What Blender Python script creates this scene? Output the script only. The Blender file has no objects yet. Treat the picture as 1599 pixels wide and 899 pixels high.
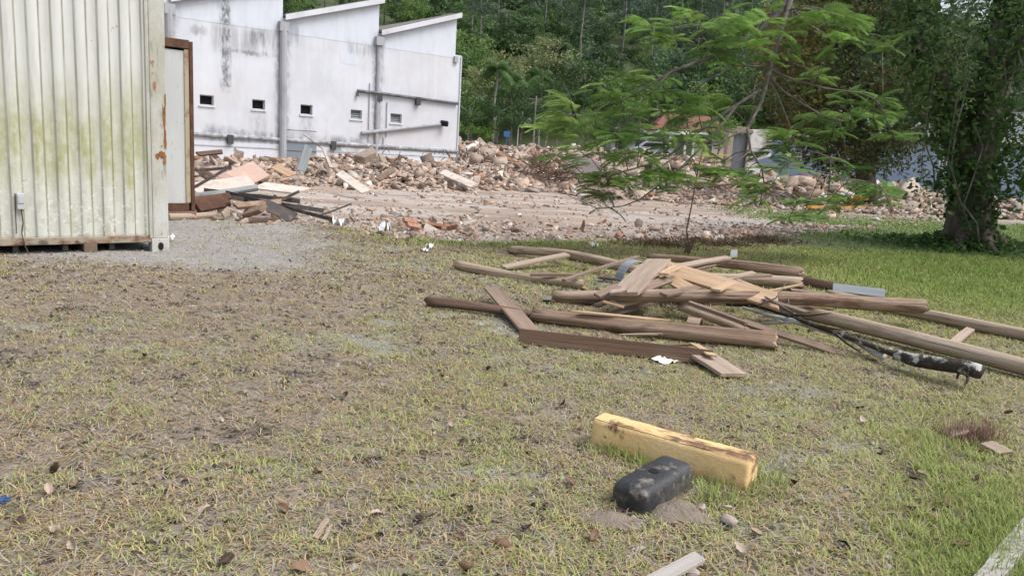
import bpy, bmesh, math, random
import numpy as np
from mathutils import Vector, Matrix, Euler
R = math.radians
C = bpy.context.scene.collection
S = bpy.context.scene
random.seed(7)
rng = np.random.default_rng(11)

# ------------------------------------------------------------------ camera
FPX, CX, CY = 1200.0, 799.5, 449.5
CAMH, PITCH, ROLL = 1.35, R(10.1), R(3.4)
Fv = np.array([0, math.cos(PITCH), -math.sin(PITCH)])
R0 = np.array([1.0, 0, 0]); U0 = np.array([0, math.sin(PITCH), math.cos(PITCH)])
Rv = math.cos(ROLL)*R0 + math.sin(ROLL)*U0
Uv = -math.sin(ROLL)*R0 + math.cos(ROLL)*U0
cam = bpy.data.cameras.new('camera'); cam.sensor_width = 36; cam.lens = 36*FPX/1599
cam.clip_start = 0.05; cam.clip_end = 3000
co = bpy.data.objects.new('camera', cam); C.objects.link(co)
m3 = Matrix((Rv, Uv, -Fv)).transposed().to_4x4(); m3.translation = (0, 0, CAMH)
co.matrix_world = m3; S.camera = co

# ------------------------------------------------------------------ light
SUN_EL, SUN_AZ = R(57), R(106)       # azimuth measured from +Y towards +X
w = bpy.data.worlds.new('World'); S.world = w; w.use_nodes = True
nt = w.node_tree; bg = nt.nodes['Background']
sky = nt.nodes.new('ShaderNodeTexSky'); sky.sky_type = 'NISHITA'; sky.sun_disc = False
sky.sun_elevation = SUN_EL; sky.sun_rotation = SUN_AZ
sky.air_density = 1.0; sky.dust_density = 4.0; sky.ozone_density = 1.0
hs = nt.nodes.new('ShaderNodeHueSaturation'); hs.inputs['Saturation'].default_value = 0.46
nt.links.new(sky.outputs[0], hs.inputs['Color']); nt.links.new(hs.outputs[0], bg.inputs[0])
bg.inputs[1].default_value = 0.15
sl = bpy.data.lights.new('sun', 'SUN'); sl.energy = 1.35; sl.angle = R(30); sl.color = (1, .975, .94)
so = bpy.data.objects.new('sun', sl); C.objects.link(so)
sd = Vector((math.sin(SUN_AZ)*math.cos(SUN_EL), math.cos(SUN_AZ)*math.cos(SUN_EL), math.sin(SUN_EL)))
so.rotation_euler = sd.to_track_quat('Z', 'Y').to_euler(); so.location = (0, 0, 60)
S.view_settings.view_transform = 'Standard'; S.view_settings.look = 'None'
S.view_settings.exposure = 0.62; S.view_settings.gamma = 1; S.view_settings.use_curve_mapping = False
S.cycles.max_bounces = 6; S.cycles.transparent_max_bounces = 6

# ------------------------------------------------------------------ helpers
def ray(px, py):
    return Fv + (px-CX)/FPX*Rv - (py-CY)/FPX*Uv
def at(px, py, h=0.0):
    d = ray(px, py); t = (h-CAMH)/d[2]
    return np.array([d[0]*t, d[1]*t, h])
def dp(px, py, depth):
    d = ray(px, py); t = depth/d[1]
    return np.array([d[0]*t, depth, CAMH+d[2]*t])
def _hash(ix, iy, s):
    n = (ix.astype(np.int64)*374761393 + iy.astype(np.int64)*668265263 + s*1442695041) & 0x7fffffff
    n = ((n ^ (n >> 13))*1274126177) & 0x7fffffff
    return ((n ^ (n >> 16)) & 0xffff)/65535.0
def vnoise(x, y, s=0):
    x = np.asarray(x, float); y = np.asarray(y, float)
    ix = np.floor(x); iy = np.floor(y); fx = x-ix; fy = y-iy
    fx = fx*fx*(3-2*fx); fy = fy*fy*(3-2*fy)
    a = _hash(ix, iy, s); b = _hash(ix+1, iy, s); c = _hash(ix, iy+1, s); d = _hash(ix+1, iy+1, s)
    return (a*(1-fx)+b*fx)*(1-fy) + (c*(1-fx)+d*fx)*fy
def fbm(x, y, s=0, o=4):
    v = 0; a = .5; t = 0
    for k in range(o):
        v = v + a*vnoise(np.asarray(x)*2**k, np.asarray(y)*2**k, s+k*17); t += a; a *= .55
    return v/t
def sst(a, b, x):
    t = np.clip((np.asarray(x, float)-a)/(b-a), 0, 1); return t*t*(3-2*t)

EX = [-40, -20, -5, -3, -1.8, -.7, 1, 2.6, 5, 11, 20, 60]
EY = [12.5, 12.5, 12.0, 12.2, 11.2, 11, 12, 12.6, 15.2, 21, 26, 50]
def edge(x): return np.interp(x, EX, EY)
WD = np.array([.771, .637]); WN = np.array([-.637, .771])      # wall direction and the direction away from the camera
_c = dp(713, 262, 40.0); WC = np.array([_c[0], _c[1]])         # right corner of the white factory
def wall_st(x, y):
    dx = np.asarray(x)-WC[0]; dy = np.asarray(y)-WC[1]
    return dx*WD[0]+dy*WD[1], -(dx*WN[0]+dy*WN[1])                # along wall (negative = left), distance in front
def H(x, y):
    x = np.asarray(x, float); y = np.asarray(y, float)
    h = .05*(fbm(x*.5, y*.5, 3)-.5) + .03*(fbm(x*2.2, y*2.2, 5)-.5)
    yd = sst(-.6, 1.5, y-edge(x))
    h = h + yd*(.10*(fbm(x*.9, y*.9, 8)-.5) - .03)
    h = h + 1.5*sst(25, 74, y) + sst(60, 90, y)*.5*(fbm(x*.15, y*.15, 9)-.5)
    hill = np.maximum(0, y-108+14*(fbm(x*.02, y*.02, 21)-.5))
    xr = np.interp(x/np.maximum(y, 1), [-.8, 0, .35, .55, .9], [1.05, 1.0, .95, .80, .75])
    h = h + (0.36*hill - .0004*np.minimum(hill, 300)**2)*xr
    return h
def heap(x, y):
    s, t = wall_st(x, y)
    n = fbm(np.asarray(x)*.33, np.asarray(y)*.33, 31)
    h = sst(13.6, 7.5, t)*(.42+.75*n)*sst(4.5, -2.5, s)*sst(-1.5, .5, t)
    h = h*(.42+.58*sst(1.5, 7, t))*(1+.45*np.exp(-((s+8.5)/2.2)**2))
    h2 = sst(2.2, 0, np.abs(y-27.0-2*(n-.5)-.12*x)*.75)*(.25+.4*n)*sst(1, 4, x)*(.25+.75*sst(15, 8, x))*sst(26, 18, x)
    h3 = np.clip(fbm(np.asarray(x)*.22, np.asarray(y)*.22, 37)-.42, 0, 1)*1.6*sst(30, 40, y)*sst(80, 66, y)*sst(-4, 3, s)
    return .56*h + .55*h2 + .8*h3
def gp(px, py):
    d = ray(px, py); t = 1.0
    for k in range(900):
        p = d*t; z = CAMH+p[2]
        if z < float(H(p[0], p[1])): break
        t *= 1.006
    return np.array([p[0], p[1], float(H(p[0], p[1]))])
def gz(x, y): return float(H(x, y))

def tag(o, label=None, cat=None, group=None, kind=None):
    if label: o['label'] = label
    if cat: o['category'] = cat
    if group: o['group'] = group
    if kind: o['kind'] = kind
    return o
def empty(name, loc, label, cat, group=None, rz=0):
    o = bpy.data.objects.new(name, None); C.objects.link(o); o.location = loc; o.rotation_euler = (0, 0, rz)
    o.empty_display_size = .2
    return tag(o, label, cat, group)
def link(name, me, parent=None, loc=None):
    o = bpy.data.objects.new(name, me); C.objects.link(o)
    if parent is not None: o.parent = parent
    if loc is not None: o.location = loc
    return o
def copy_tree(o, parent=None):
    c = o.copy(); C.objects.link(c); c.parent = parent
    for ch in o.children: copy_tree(ch, c)
    return c
def np_mesh(name, V, Q, mats, col=None, smooth=False, T=None):
    """V (n,3), Q (m,4) quads, T (k,3) triangles, col (n,3) per vertex"""
    me = bpy.data.meshes.new(name)
    V = np.asarray(V, np.float32); me.vertices.add(len(V)); me.vertices.foreach_set('co', V.ravel())
    Q = np.zeros((0, 4), np.int32) if Q is None else np.asarray(Q, np.int32)
    T = np.zeros((0, 3), np.int32) if T is None else np.asarray(T, np.int32)
    li = np.concatenate([Q.ravel(), T.ravel()]); me.loops.add(len(li)); me.loops.foreach_set('vertex_index', li)
    ls = np.concatenate([np.arange(len(Q))*4, len(Q)*4+np.arange(len(T))*3]).astype(np.int32)
    me.polygons.add(len(ls)); me.polygons.foreach_set('loop_start', ls)
    if smooth: me.polygons.foreach_set('use_smooth', np.ones(len(ls), bool))
    if col is not None:
        a = me.color_attributes.new('Col', 'FLOAT_COLOR', 'POINT')
        c4 = np.ones((len(V), 4), np.float32); c4[:, :col.shape[1]] = col; a.data.foreach_set('color', c4.ravel())
    for m in (mats if isinstance(mats, (list, tuple)) else [mats]): me.materials.append(m)
    me.update(calc_edges=True); me.validate()
    return me
class MB:
    """collects boxes, tubes and plates into one mesh"""
    def __init__(s): s.v = []; s.f = []; s.mi = []
    def add(s, vs, fs, mi=0):
        b = len(s.v); s.v += [tuple(v) for v in vs]; s.f += [tuple(i+b for i in f) for f in fs]; s.mi += [mi]*len(fs); return s
    def box(s, lo, hi, mi=0, M=None):
        x0, y0, z0 = lo; x1, y1, z1 = hi
        vs = [(x0,y0,z0),(x1,y0,z0),(x1,y1,z0),(x0,y1,z0),(x0,y0,z1),(x1,y0,z1),(x1,y1,z1),(x0,y1,z1)]
        if M is not None: vs = [M @ Vector(v) for v in vs]
        return s.add(vs, [(0,3,2,1),(4,5,6,7),(0,1,5,4),(1,2,6,5),(2,3,7,6),(3,0,4,7)], mi)
    def tube(s, pts, rad, n=8, mi=0, cap=True, jit=0):
        pts = [Vector(p) for p in pts]; rs = rad if isinstance(rad, (list, tuple)) else [rad]*len(pts)
        vs = []; up = None
        for i, p in enumerate(pts):
            t = (pts[min(i+1, len(pts)-1)]-pts[max(i-1, 0)]).normalized()
            if up is None: up = Vector((0, 0, 1)) if abs(t.z) < .9 else Vector((1, 0, 0))
            a = t.cross(up); a = a.normalized() if a.length > 1e-6 else Vector((1, 0, 0)); b = a.cross(t); up = b
            for k in range(n):
                an = 2*math.pi*k/n; rr = rs[i]*(1+jit*random.uniform(-1, 1))
                vs.append(p+a*math.cos(an)*rr+b*math.sin(an)*rr)
        fs = []
        for i in range(len(pts)-1):
            for k in range(n):
                fs.append((i*n+k, i*n+(k+1) % n, (i+1)*n+(k+1) % n, (i+1)*n+k))
        if cap: fs += [tuple(range(n)), tuple(reversed(range((len(pts)-1)*n, len(pts)*n)))]
        return s.add(vs, fs, mi)
    def prism(s, poly, z0, z1, mi=0, M=None):
        n = len(poly); vs = [Vector((x, y, z0)) for x, y in poly]+[Vector((x, y, z1)) for x, y in poly]
        if M is not None: vs = [M @ v for v in vs]
        fs = [tuple(reversed(range(n))), tuple(range(n, 2*n))]+[(k, (k+1) % n, n+(k+1) % n, n+k) for k in range(n)]
        return s.add(vs, fs, mi)
    def mesh(s, name, mats, smooth=False, bevel=0, seg=2):
        me = bpy.data.meshes.new(name); me.from_pydata(s.v, [], s.f)
        for m in (mats if isinstance(mats, (list, tuple)) else [mats]): me.materials.append(m)
        me.polygons.foreach_set('material_index', s.mi)
        bm = bmesh.new(); bm.from_mesh(me); bmesh.ops.recalc_face_normals(bm, faces=bm.faces)
        if bevel: bmesh.ops.bevel(bm, geom=list(bm.edges), offset=bevel, segments=seg, affect='EDGES', profile=.5)
        bm.to_mesh(me); bm.free()
        if smooth:
            me.polygons.foreach_set('use_smooth', [True]*len(me.polygons))
        me.update(); return me
    def build(s, name, mats, parent=None, smooth=False, bevel=0, seg=2):
        return link(name, s.mesh(name, mats, smooth, bevel, seg), parent)

# ------------------------------------------------------------------ materials
def M(name, base, layers=(), rough=.85, bump=None, attr=False, spec=.3, trans=0, metal=0, rnd=0):
    """layers: (color, scale, lo, hi, strength, (sx,sy,sz) stretch); bump: (scale, strength, stretch)"""
    m = bpy.data.materials.new(name); m.use_nodes = True; t = m.node_tree; N = t.nodes; L = t.links
    p = N['Principled BSDF']; p.inputs['Roughness'].default_value = rough; p.inputs['Specular IOR Level'].default_value = spec
    p.inputs['Metallic'].default_value = metal
    tc = N.new('ShaderNodeTexCoord'); oi = N.new('ShaderNodeObjectInfo')
    ad = N.new('ShaderNodeVectorMath'); ad.operation = 'ADD'; L.new(tc.outputs['Object'], ad.inputs[0])
    mu = N.new('ShaderNodeMath'); mu.operation = 'MULTIPLY'; mu.inputs[1].default_value = 37.0
    L.new(oi.outputs['Random'], mu.inputs[0]); L.new(mu.outputs[0], ad.inputs[1]); vec = ad.outputs[0]
    def noise(sc, st, det=5):
        mp = N.new('ShaderNodeMapping'); mp.inputs['Scale'].default_value = st; L.new(vec, mp.inputs[0])
        n = N.new('ShaderNodeTexNoise'); n.inputs['Scale'].default_value = sc; n.inputs['Detail'].default_value = det
        n.inputs['Roughness'].default_value = .62
        L.new(mp.outputs[0], n.inputs['Vector']); return n.outputs[0]
    if attr:
        a = N.new('ShaderNodeAttribute'); a.attribute_name = 'Col'; cur = a.outputs['Color']
    else:
        c = N.new('ShaderNodeRGB'); c.outputs[0].default_value = (*base, 1); cur = c.outputs[0]
    for ly in layers:
        col, sc, lo, hi, stg = ly[:5]; st = ly[5] if len(ly) > 5 else (1, 1, 1)
        mr = N.new('ShaderNodeMapRange'); mr.inputs[1].default_value = lo; mr.inputs[2].default_value = hi
        mr.inputs[4].default_value = stg; L.new(noise(sc, st), mr.inputs[0])
        mx = N.new('ShaderNodeMix'); mx.data_type = 'RGBA'; L.new(mr.outputs[0], mx.inputs[0]); L.new(cur, mx.inputs[6])
        mx.inputs[7].default_value = (*col, 1); cur = mx.outputs[2]
    if rnd:
        h = N.new('ShaderNodeHueSaturation'); mr = N.new('ShaderNodeMapRange'); mr.inputs[3].default_value = 1-rnd; mr.inputs[4].default_value = 1+rnd
        L.new(oi.outputs['Random'], mr.inputs[0]); L.new(mr.outputs[0], h.inputs['Value']); L.new(cur, h.inputs['Color']); cur = h.outputs[0]
    L.new(cur, p.inputs['Base Color'])
    if bump:
        b = N.new('ShaderNodeBump'); b.inputs['Strength'].default_value = bump[1]; b.inputs['Distance'].default_value = bump[3] if len(bump) > 3 else .02
        L.new(noise(bump[0], bump[2] if len(bump) > 2 else (1, 1, 1), 8), b.inputs['Height']); L.new(b.outputs[0], p.inputs['Normal'])
    if trans:
        tr = N.new('ShaderNodeBsdfTranslucent'); L.new(cur, tr.inputs[0]); mx = N.new('ShaderNodeMixShader'); mx.inputs[0].default_value = trans
        L.new(p.outputs[0], mx.inputs[1]); L.new(tr.outputs[0], mx.inputs[2]); L.new(mx.outputs[0], N['Material Output'].inputs[0])
    m['vec'] = 1
    return m
class Ext:
    """adds masked colour layers to a material, in the object's own coordinates"""
    def __init__(s, m):
        s.m = m; s.t = m.node_tree; s.p = s.t.nodes['Principled BSDF']; s.cur = s.p.inputs['Base Color'].links[0].from_socket
        tc = s.t.nodes.new('ShaderNodeTexCoord'); s.co = tc.outputs['Object']; sp = s.t.nodes.new('ShaderNodeSeparateXYZ'); s.t.links.new(s.co, sp.inputs[0]); s.x, s.y, s.z = sp.outputs
    def noise(s, sc, st=(1, 1, 1), det=6):
        mp = s.t.nodes.new('ShaderNodeMapping'); mp.inputs['Scale'].default_value = st; s.t.links.new(s.co, mp.inputs[0])
        n = s.t.nodes.new('ShaderNodeTexNoise'); n.inputs['Scale'].default_value = sc; n.inputs['Detail'].default_value = det; n.inputs['Roughness'].default_value = .65
        s.t.links.new(mp.outputs[0], n.inputs['Vector']); return n.outputs[0]
    def op(s, op, a, b=0.0):
        n = s.t.nodes.new('ShaderNodeMath'); n.operation = op
        for i, q in enumerate((a, b)):
            if isinstance(q, (int, float)): n.inputs[i].default_value = q
            else: s.t.links.new(q, n.inputs[i])
        return n.outputs[0]
    def mapr(s, v, a, b, c=0.0, d=1.0):
        n = s.t.nodes.new('ShaderNodeMapRange'); n.interpolation_type = 'SMOOTHSTEP'; s.t.links.new(v, n.inputs[0])
        for i, q in zip((1, 2, 3, 4), (a, b, c, d)): n.inputs[i].default_value = q
        return n.outputs[0]
    def band(s, v, c, hw): return s.mapr(s.op('ABSOLUTE', s.op('SUBTRACT', v, c), 0.0), hw*.25, hw, 1, 0)
    def mul(s, *a):
        r = a[0]
        for q in a[1:]: r = s.op('MULTIPLY', r, q)
        return r
    def mix(s, f, col):
        n = s.t.nodes.new('ShaderNodeMix'); n.data_type = 'RGBA'; s.t.links.new(f, n.inputs[0]); s.t.links.new(s.cur, n.inputs[6]); n.inputs[7].default_value = (*col, 1); s.cur = n.outputs[2]; s.t.links.new(s.cur, s.p.inputs['Base Color'])
leafM = M('leaf', (0, 0, 0), attr=True, rough=.6, trans=.38, spec=.25)
grassM = M('grass_blades', (0, 0, 0), attr=True, rough=.8, trans=.25, spec=.15)
barkM = M('bark', (.085, .07, .055), [((.17, .15, .125), 5, .45, .7, .7, (1, 1, .3)), ((.04, .03, .025), 14, .5, .7, .8, (1, 1, .2))], rough=.95, bump=(12, .8, (1, 1, .25)))
greyBark = M('grey_bark', (.15, .13, .112), [((.32, .30, .275), 6, .5, .65, .8), ((.07, .055, .045), 18, .55, .7, .7)], rough=.95, bump=(20, .5))
farBark = M('pale_far_bark', (.27, .25, .22), [((.10, .09, .07), 2, .45, .65, .8)], rough=.95)
logBrown = M('debarked_brown_log', (.25, .17, .122), [((.40, .31, .235), 3, .42, .68, .85, (.25, 3, 3)), ((.085, .045, .03), 6, .5, .68, .85, (.2, 3, 3)), ((.42, .33, .25), 9, .6, .75, .6, (.15, 3, 3)), ((.05, .03, .02), 20, .60, .66, .9, (.05, 3, 3)), ((.10, .055, .035), 2.2, .56, .62, .75, (.5, 2, 2))], rough=.85, bump=(9, .8, (.15, 3, 3)))
logTan = M('weathered_tan_log', (.34, .26, .19), [((.47, .40, .32), 3, .42, .68, .8, (.25, 3, 3)), ((.17, .11, .075), 5, .52, .7, .8, (.2, 3, 3)), ((.10, .07, .05), 14, .60, .70, .8, (.08, 3, 3)), ((.07, .05, .035), 24, .60, .66, .9, (.05, 3, 3)), ((.20, .125, .08), 1.8, .56, .64, .7, (.5, 2, 2))], rough=.88, bump=(9, .7, (.15, 3, 3)))
logDark = M('dark_bark_log', (.12, .075, .055), [((.22, .15, .11), 3, .45, .7, .8, (.3, 3, 3)), ((.05, .032, .025), 7, .5, .7, .8, (.2, 3, 3))], rough=.92, bump=(9, .9, (.2, 3, 3)))
endM = M('sawn_log_end', (.40, .29, .19), [((.20, .13, .08), 22, .45, .7, .8)], rough=.9, bump=(60, .4))
plankGrey = M('weathered_plank', (.37, .29, .23), [((.25, .185, .14), 5, .42, .68, .8, (.15, 4, 4)), ((.46, .40, .33), 3, .5, .7, .6, (.2, 3, 3)), ((.14, .10, .08), 16, .6, .75, .7, (.12, 3, 3))], rough=.85, bump=(12, .4, (.1, 4, 4)))
plankBrown = M('brown_plank', (.235, .175, .14), [((.16, .10, .07), 4, .42, .68, .8, (.15, 4, 4)), ((.33, .24, .17), 3, .5, .7, .6, (.2, 3, 3))], rough=.82, bump=(12, .4, (.1, 4, 4)))
plankFresh = M('fresh_pine_plank', (.50, .35, .225), [((.38, .245, .145), 5, .42, .68, .8, (.12, 4, 4)), ((.66, .50, .33), 3, .5, .7, .6, (.2, 3, 3)), ((.24, .13, .07), 14, .62, .75, .7, (.12, 3, 3))], rough=.75, bump=(12, .4, (.1, 4, 4)))
plankSlate = M('grey_painted_plank', (.26, .29, .31), [((.17, .19, .20), 6, .45, .7, .7, (.2, 3, 3)), ((.40, .36, .31), 9, .62, .72, .7)], rough=.7, bump=(12, .3, (.1, 4, 4)))
rustM = M('rust', (.095, .05, .036), [((.16, .085, .055), 7, .45, .65, .8), ((.045, .03, .025), 15, .55, .7, .7)], rough=.9, bump=(30, .5))
darkMetal = M('dark_scrap_metal', (.06, .055, .055), [((.16, .10, .07), 6, .5, .7, .7), ((.16, .16, .17), 3, .55, .7, .6)], rough=.7, bump=(20, .3))
greyMetal = M('grey_scrap_metal', (.30, .31, .32), [((.16, .12, .09), 6, .52, .7, .7), ((.45, .46, .47), 3, .5, .7, .5)], rough=.55, metal=.2)
concM = M('broken_concrete', (.39, .315, .26), [((.27, .212, .175), 3, .4, .65, .8), ((.52, .45, .385), 7, .5, .7, .6), ((.20, .16, .135), 22, .6, .75, .6)], rough=.95, bump=(14, .7), rnd=.3)
plasterM = M('white_plaster_slab', (.56, .50, .44), [((.38, .30, .245), 4, .5, .68, .8), ((.30, .24, .19), 16, .6, .72, .6)], rough=.9, bump=(16, .4), rnd=.2)
brickM = M('red_brick_rubble', (.36, .185, .12), [((.48, .34, .26), 4, .48, .68, .8), ((.24, .10, .06), 12, .55, .7, .7)], rough=.95, bump=(14, .7), rnd=.25)
woodScrap = M('scrap_wood', (.27, .19, .14), [((.15, .10, .075), 3, .45, .65, .8), ((.42, .33, .26), 5, .55, .7, .6)], rough=.9, rnd=.35)
pinkM = M('pink_laminate', (.45, .315, .26), [((.60, .43, .35), 3, .5, .7, .7), ((.33, .22, .17), 9, .58, .72, .6)], rough=.7)
paperM = M('white_plastic', (.78, .79, .80), [((.55, .54, .50), 12, .5, .7, .6)], rough=.5)
rubbleStuff = M('small_rubble', (0, 0, 0), attr=True, layers=[((.25, .19, .15), 6, .5, .75, .6), ((.50, .43, .36), 14, .58, .75, .5)], rough=.97, bump=(20, .6))
blackHole = M('dark_opening', (.012, .012, .013), rough=.9)
slateM = M('roof_sheet', (.17, .155, .15), [((.26, .23, .21), 2, .45, .7, .7), ((.09, .08, .075), 6, .55, .7, .6)], rough=.85)

# ------------------------------------------------------------------ ground
def lawn_fields(x, y):
    """greenness, bare sand, dark soil on the lawn (0..1)"""
    n1 = fbm(x*.6, y*.6, 51); n2 = fbm(x*2.0, y*2.6, 52); n3 = fbm(x*6.5, y*8, 53)
    lush = np.clip(sst(2.0, 6.0, x-.25*(y-9))*sst(5.8, 9.5, y) + sst(-.9, .1, y-edge(x))*.9*sst(-3.5, -1, x)*sst(.3, -.2, y-edge(x)), 0, 1)
    kd = np.abs((x-1.62)-.47*(y-2.35)); corner = sst(.5, .1, kd)*sst(5, 3.3, y)
    green = np.clip(.30+.24*sst(-3, 2.5, x)+.55*(n1-.5)+.9*(n2-.5)+.7*(n3-.5)+.5*lush+.5*corner-.20*sst(4.0, 7.5, y)*sst(1.5, -1, x)-.1*sst(0, -2.5, x), 0, 1)
    sandz = sst(7.1, 8.4, y+.5*(n1-.5))*sst(-1.6, -3.6, x+.25*(y-9))
    sand = np.clip(1.5*sandz*(.5+n2) + sst(.52, .66, n1*.3+n2*.45+n3*.25)*.9*(1-lush)*(1-.8*corner)*sst(4.5, .5, x-.3*y+1), 0, 1)
    dark = np.maximum(.8*sst(.60, .70, .5*fbm(x*3.2, y*4.4, 57)+.5*fbm(x*8, y*11, 58)), sst(.58, .68, .3*fbm(x*7, y*9, 59)+.7*fbm(x*22, y*26, 60)))*(1-.8*sandz)
    return green, sand, dark, lush, corner
def build_ground():
    fr = np.radians(np.arange(-52, 52.01, .26)); bk = np.radians(np.arange(56, 305, 4.0))
    an = np.concatenate([fr, bk]); rr = np.exp(np.arange(math.log(.9), math.log(700), .0072))
    A, RR = np.meshgrid(an, rr); X = (RR*np.sin(A)).ravel(); Y = (RR*np.cos(A)).ravel()
    Z = H(X, Y) + .014*(fbm(X*7, Y*7, 61, 3)-.5)*sst(20, 6, RR.ravel())
    na, nr = len(an), len(rr)
    i = np.arange(nr-1)[:, None]*na; k = np.arange(na)[None, :]; k2 = (k+1) % na
    Q = np.stack([i+k, i+na+k, i+na+k2, i+k2], -1).reshape(-1, 4)[:, ::-1]
    V = np.stack([X, Y, Z], 1); V = np.vstack([V, [[0, 0, float(H(0, 0))]]])
    T = np.stack([np.full(na, len(V)-1), np.arange(na), (np.arange(na)+1) % na], 1)[:, ::-1]
    g, sd_, dk, lush, cor = lawn_fields(X, Y)
    f1 = fbm(X*9, Y*9, 66, 3)[:, None]; f2 = fbm(X*.9, Y*.9, 67)[:, None]
    soil = np.array([.25, .212, .172])*(.75+.5*f1)
    sand = np.array([.32, .308, .295])*(.85+.3*f1)
    drk = np.array([.06, .05, .04])*(.7+.6*f1)
    grn = np.array([.16, .18, .08])
    c = soil*(1-sd_[:, None])+sand*sd_[:, None]
    c = c*(1-.35*g[:, None]) + grn*.35*g[:, None]
    dd = np.clip(dk*.9*(1-.3*sd_), 0, 1)[:, None]; c = c*(1-dd)+drk*dd
    c = c*(1-.6*lush[:, None]) + np.array([.085, .14, .035])*.6*lush[:, None]
    yd = sst(-.5, .8, Y-edge(X)+1.2*(fbm(X*1.3, Y*1.3, 71)-.5))[:, None]
    dirt = np.array([.36, .285, .235])*(.72+.5*f2)*(.86+.28*fbm(X*.5, Y*3.2, 74)[:, None])
    slab = np.array([.50, .465, .43]); pal = sst(.47, .62, fbm(X*.3, Y*1.5, 72))[:, None]
    dirt = dirt*(1-.6*pal)+slab*.6*pal
    edgeb = sst(4.2, 1.0, Y-edge(X))[:, None]*sst(-12, 0, X)[:, None]; dirt = dirt*(1-.6*edgeb)+np.array([.30, .255, .225])*(.7+.6*f1)*.6*edgeb
    track = sst(1.7, .8, np.abs(Y-17.6-.07*(X-5)))*sst(3, 6, X); track = track[:, None]
    dirt = dirt*(1-track)+np.array([.36, .335, .32])*(.85+.3*f1)*track
    gr2 = (sst(5.5, 8, X)*sst(18.8, 20, Y)*sst(27, 22, Y))[:, None]*.85
    dirt = dirt*(1-gr2)+np.array([.10, .15, .045])*gr2
    far = (sst(84, 100, Y)+sst(60, 84, np.abs(X)))[:, None].clip(0, 1); dirt = dirt*(1-far)+np.array([.07, .095, .04])*far
    c = c*(1-yd)+dirt*yd
    C_ = np.vstack([c, [[.28, .24, .2]]])
    gm = M('ground_soil', (0, 0, 0), attr=True, rough=.97, spec=.15,
           layers=[((.07, .055, .045), 38, .52, .68, .6), ((.44, .42, .40), 60, .58, .70, .5), ((.10, .075, .055), 9, .58, .72, .4)], bump=(55, .6, (1, 1, 1), .03))
    o = link('ground', np_mesh('ground', V, Q, gm, C_, True, T)); tag(o, kind='structure')
build_ground()

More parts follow.
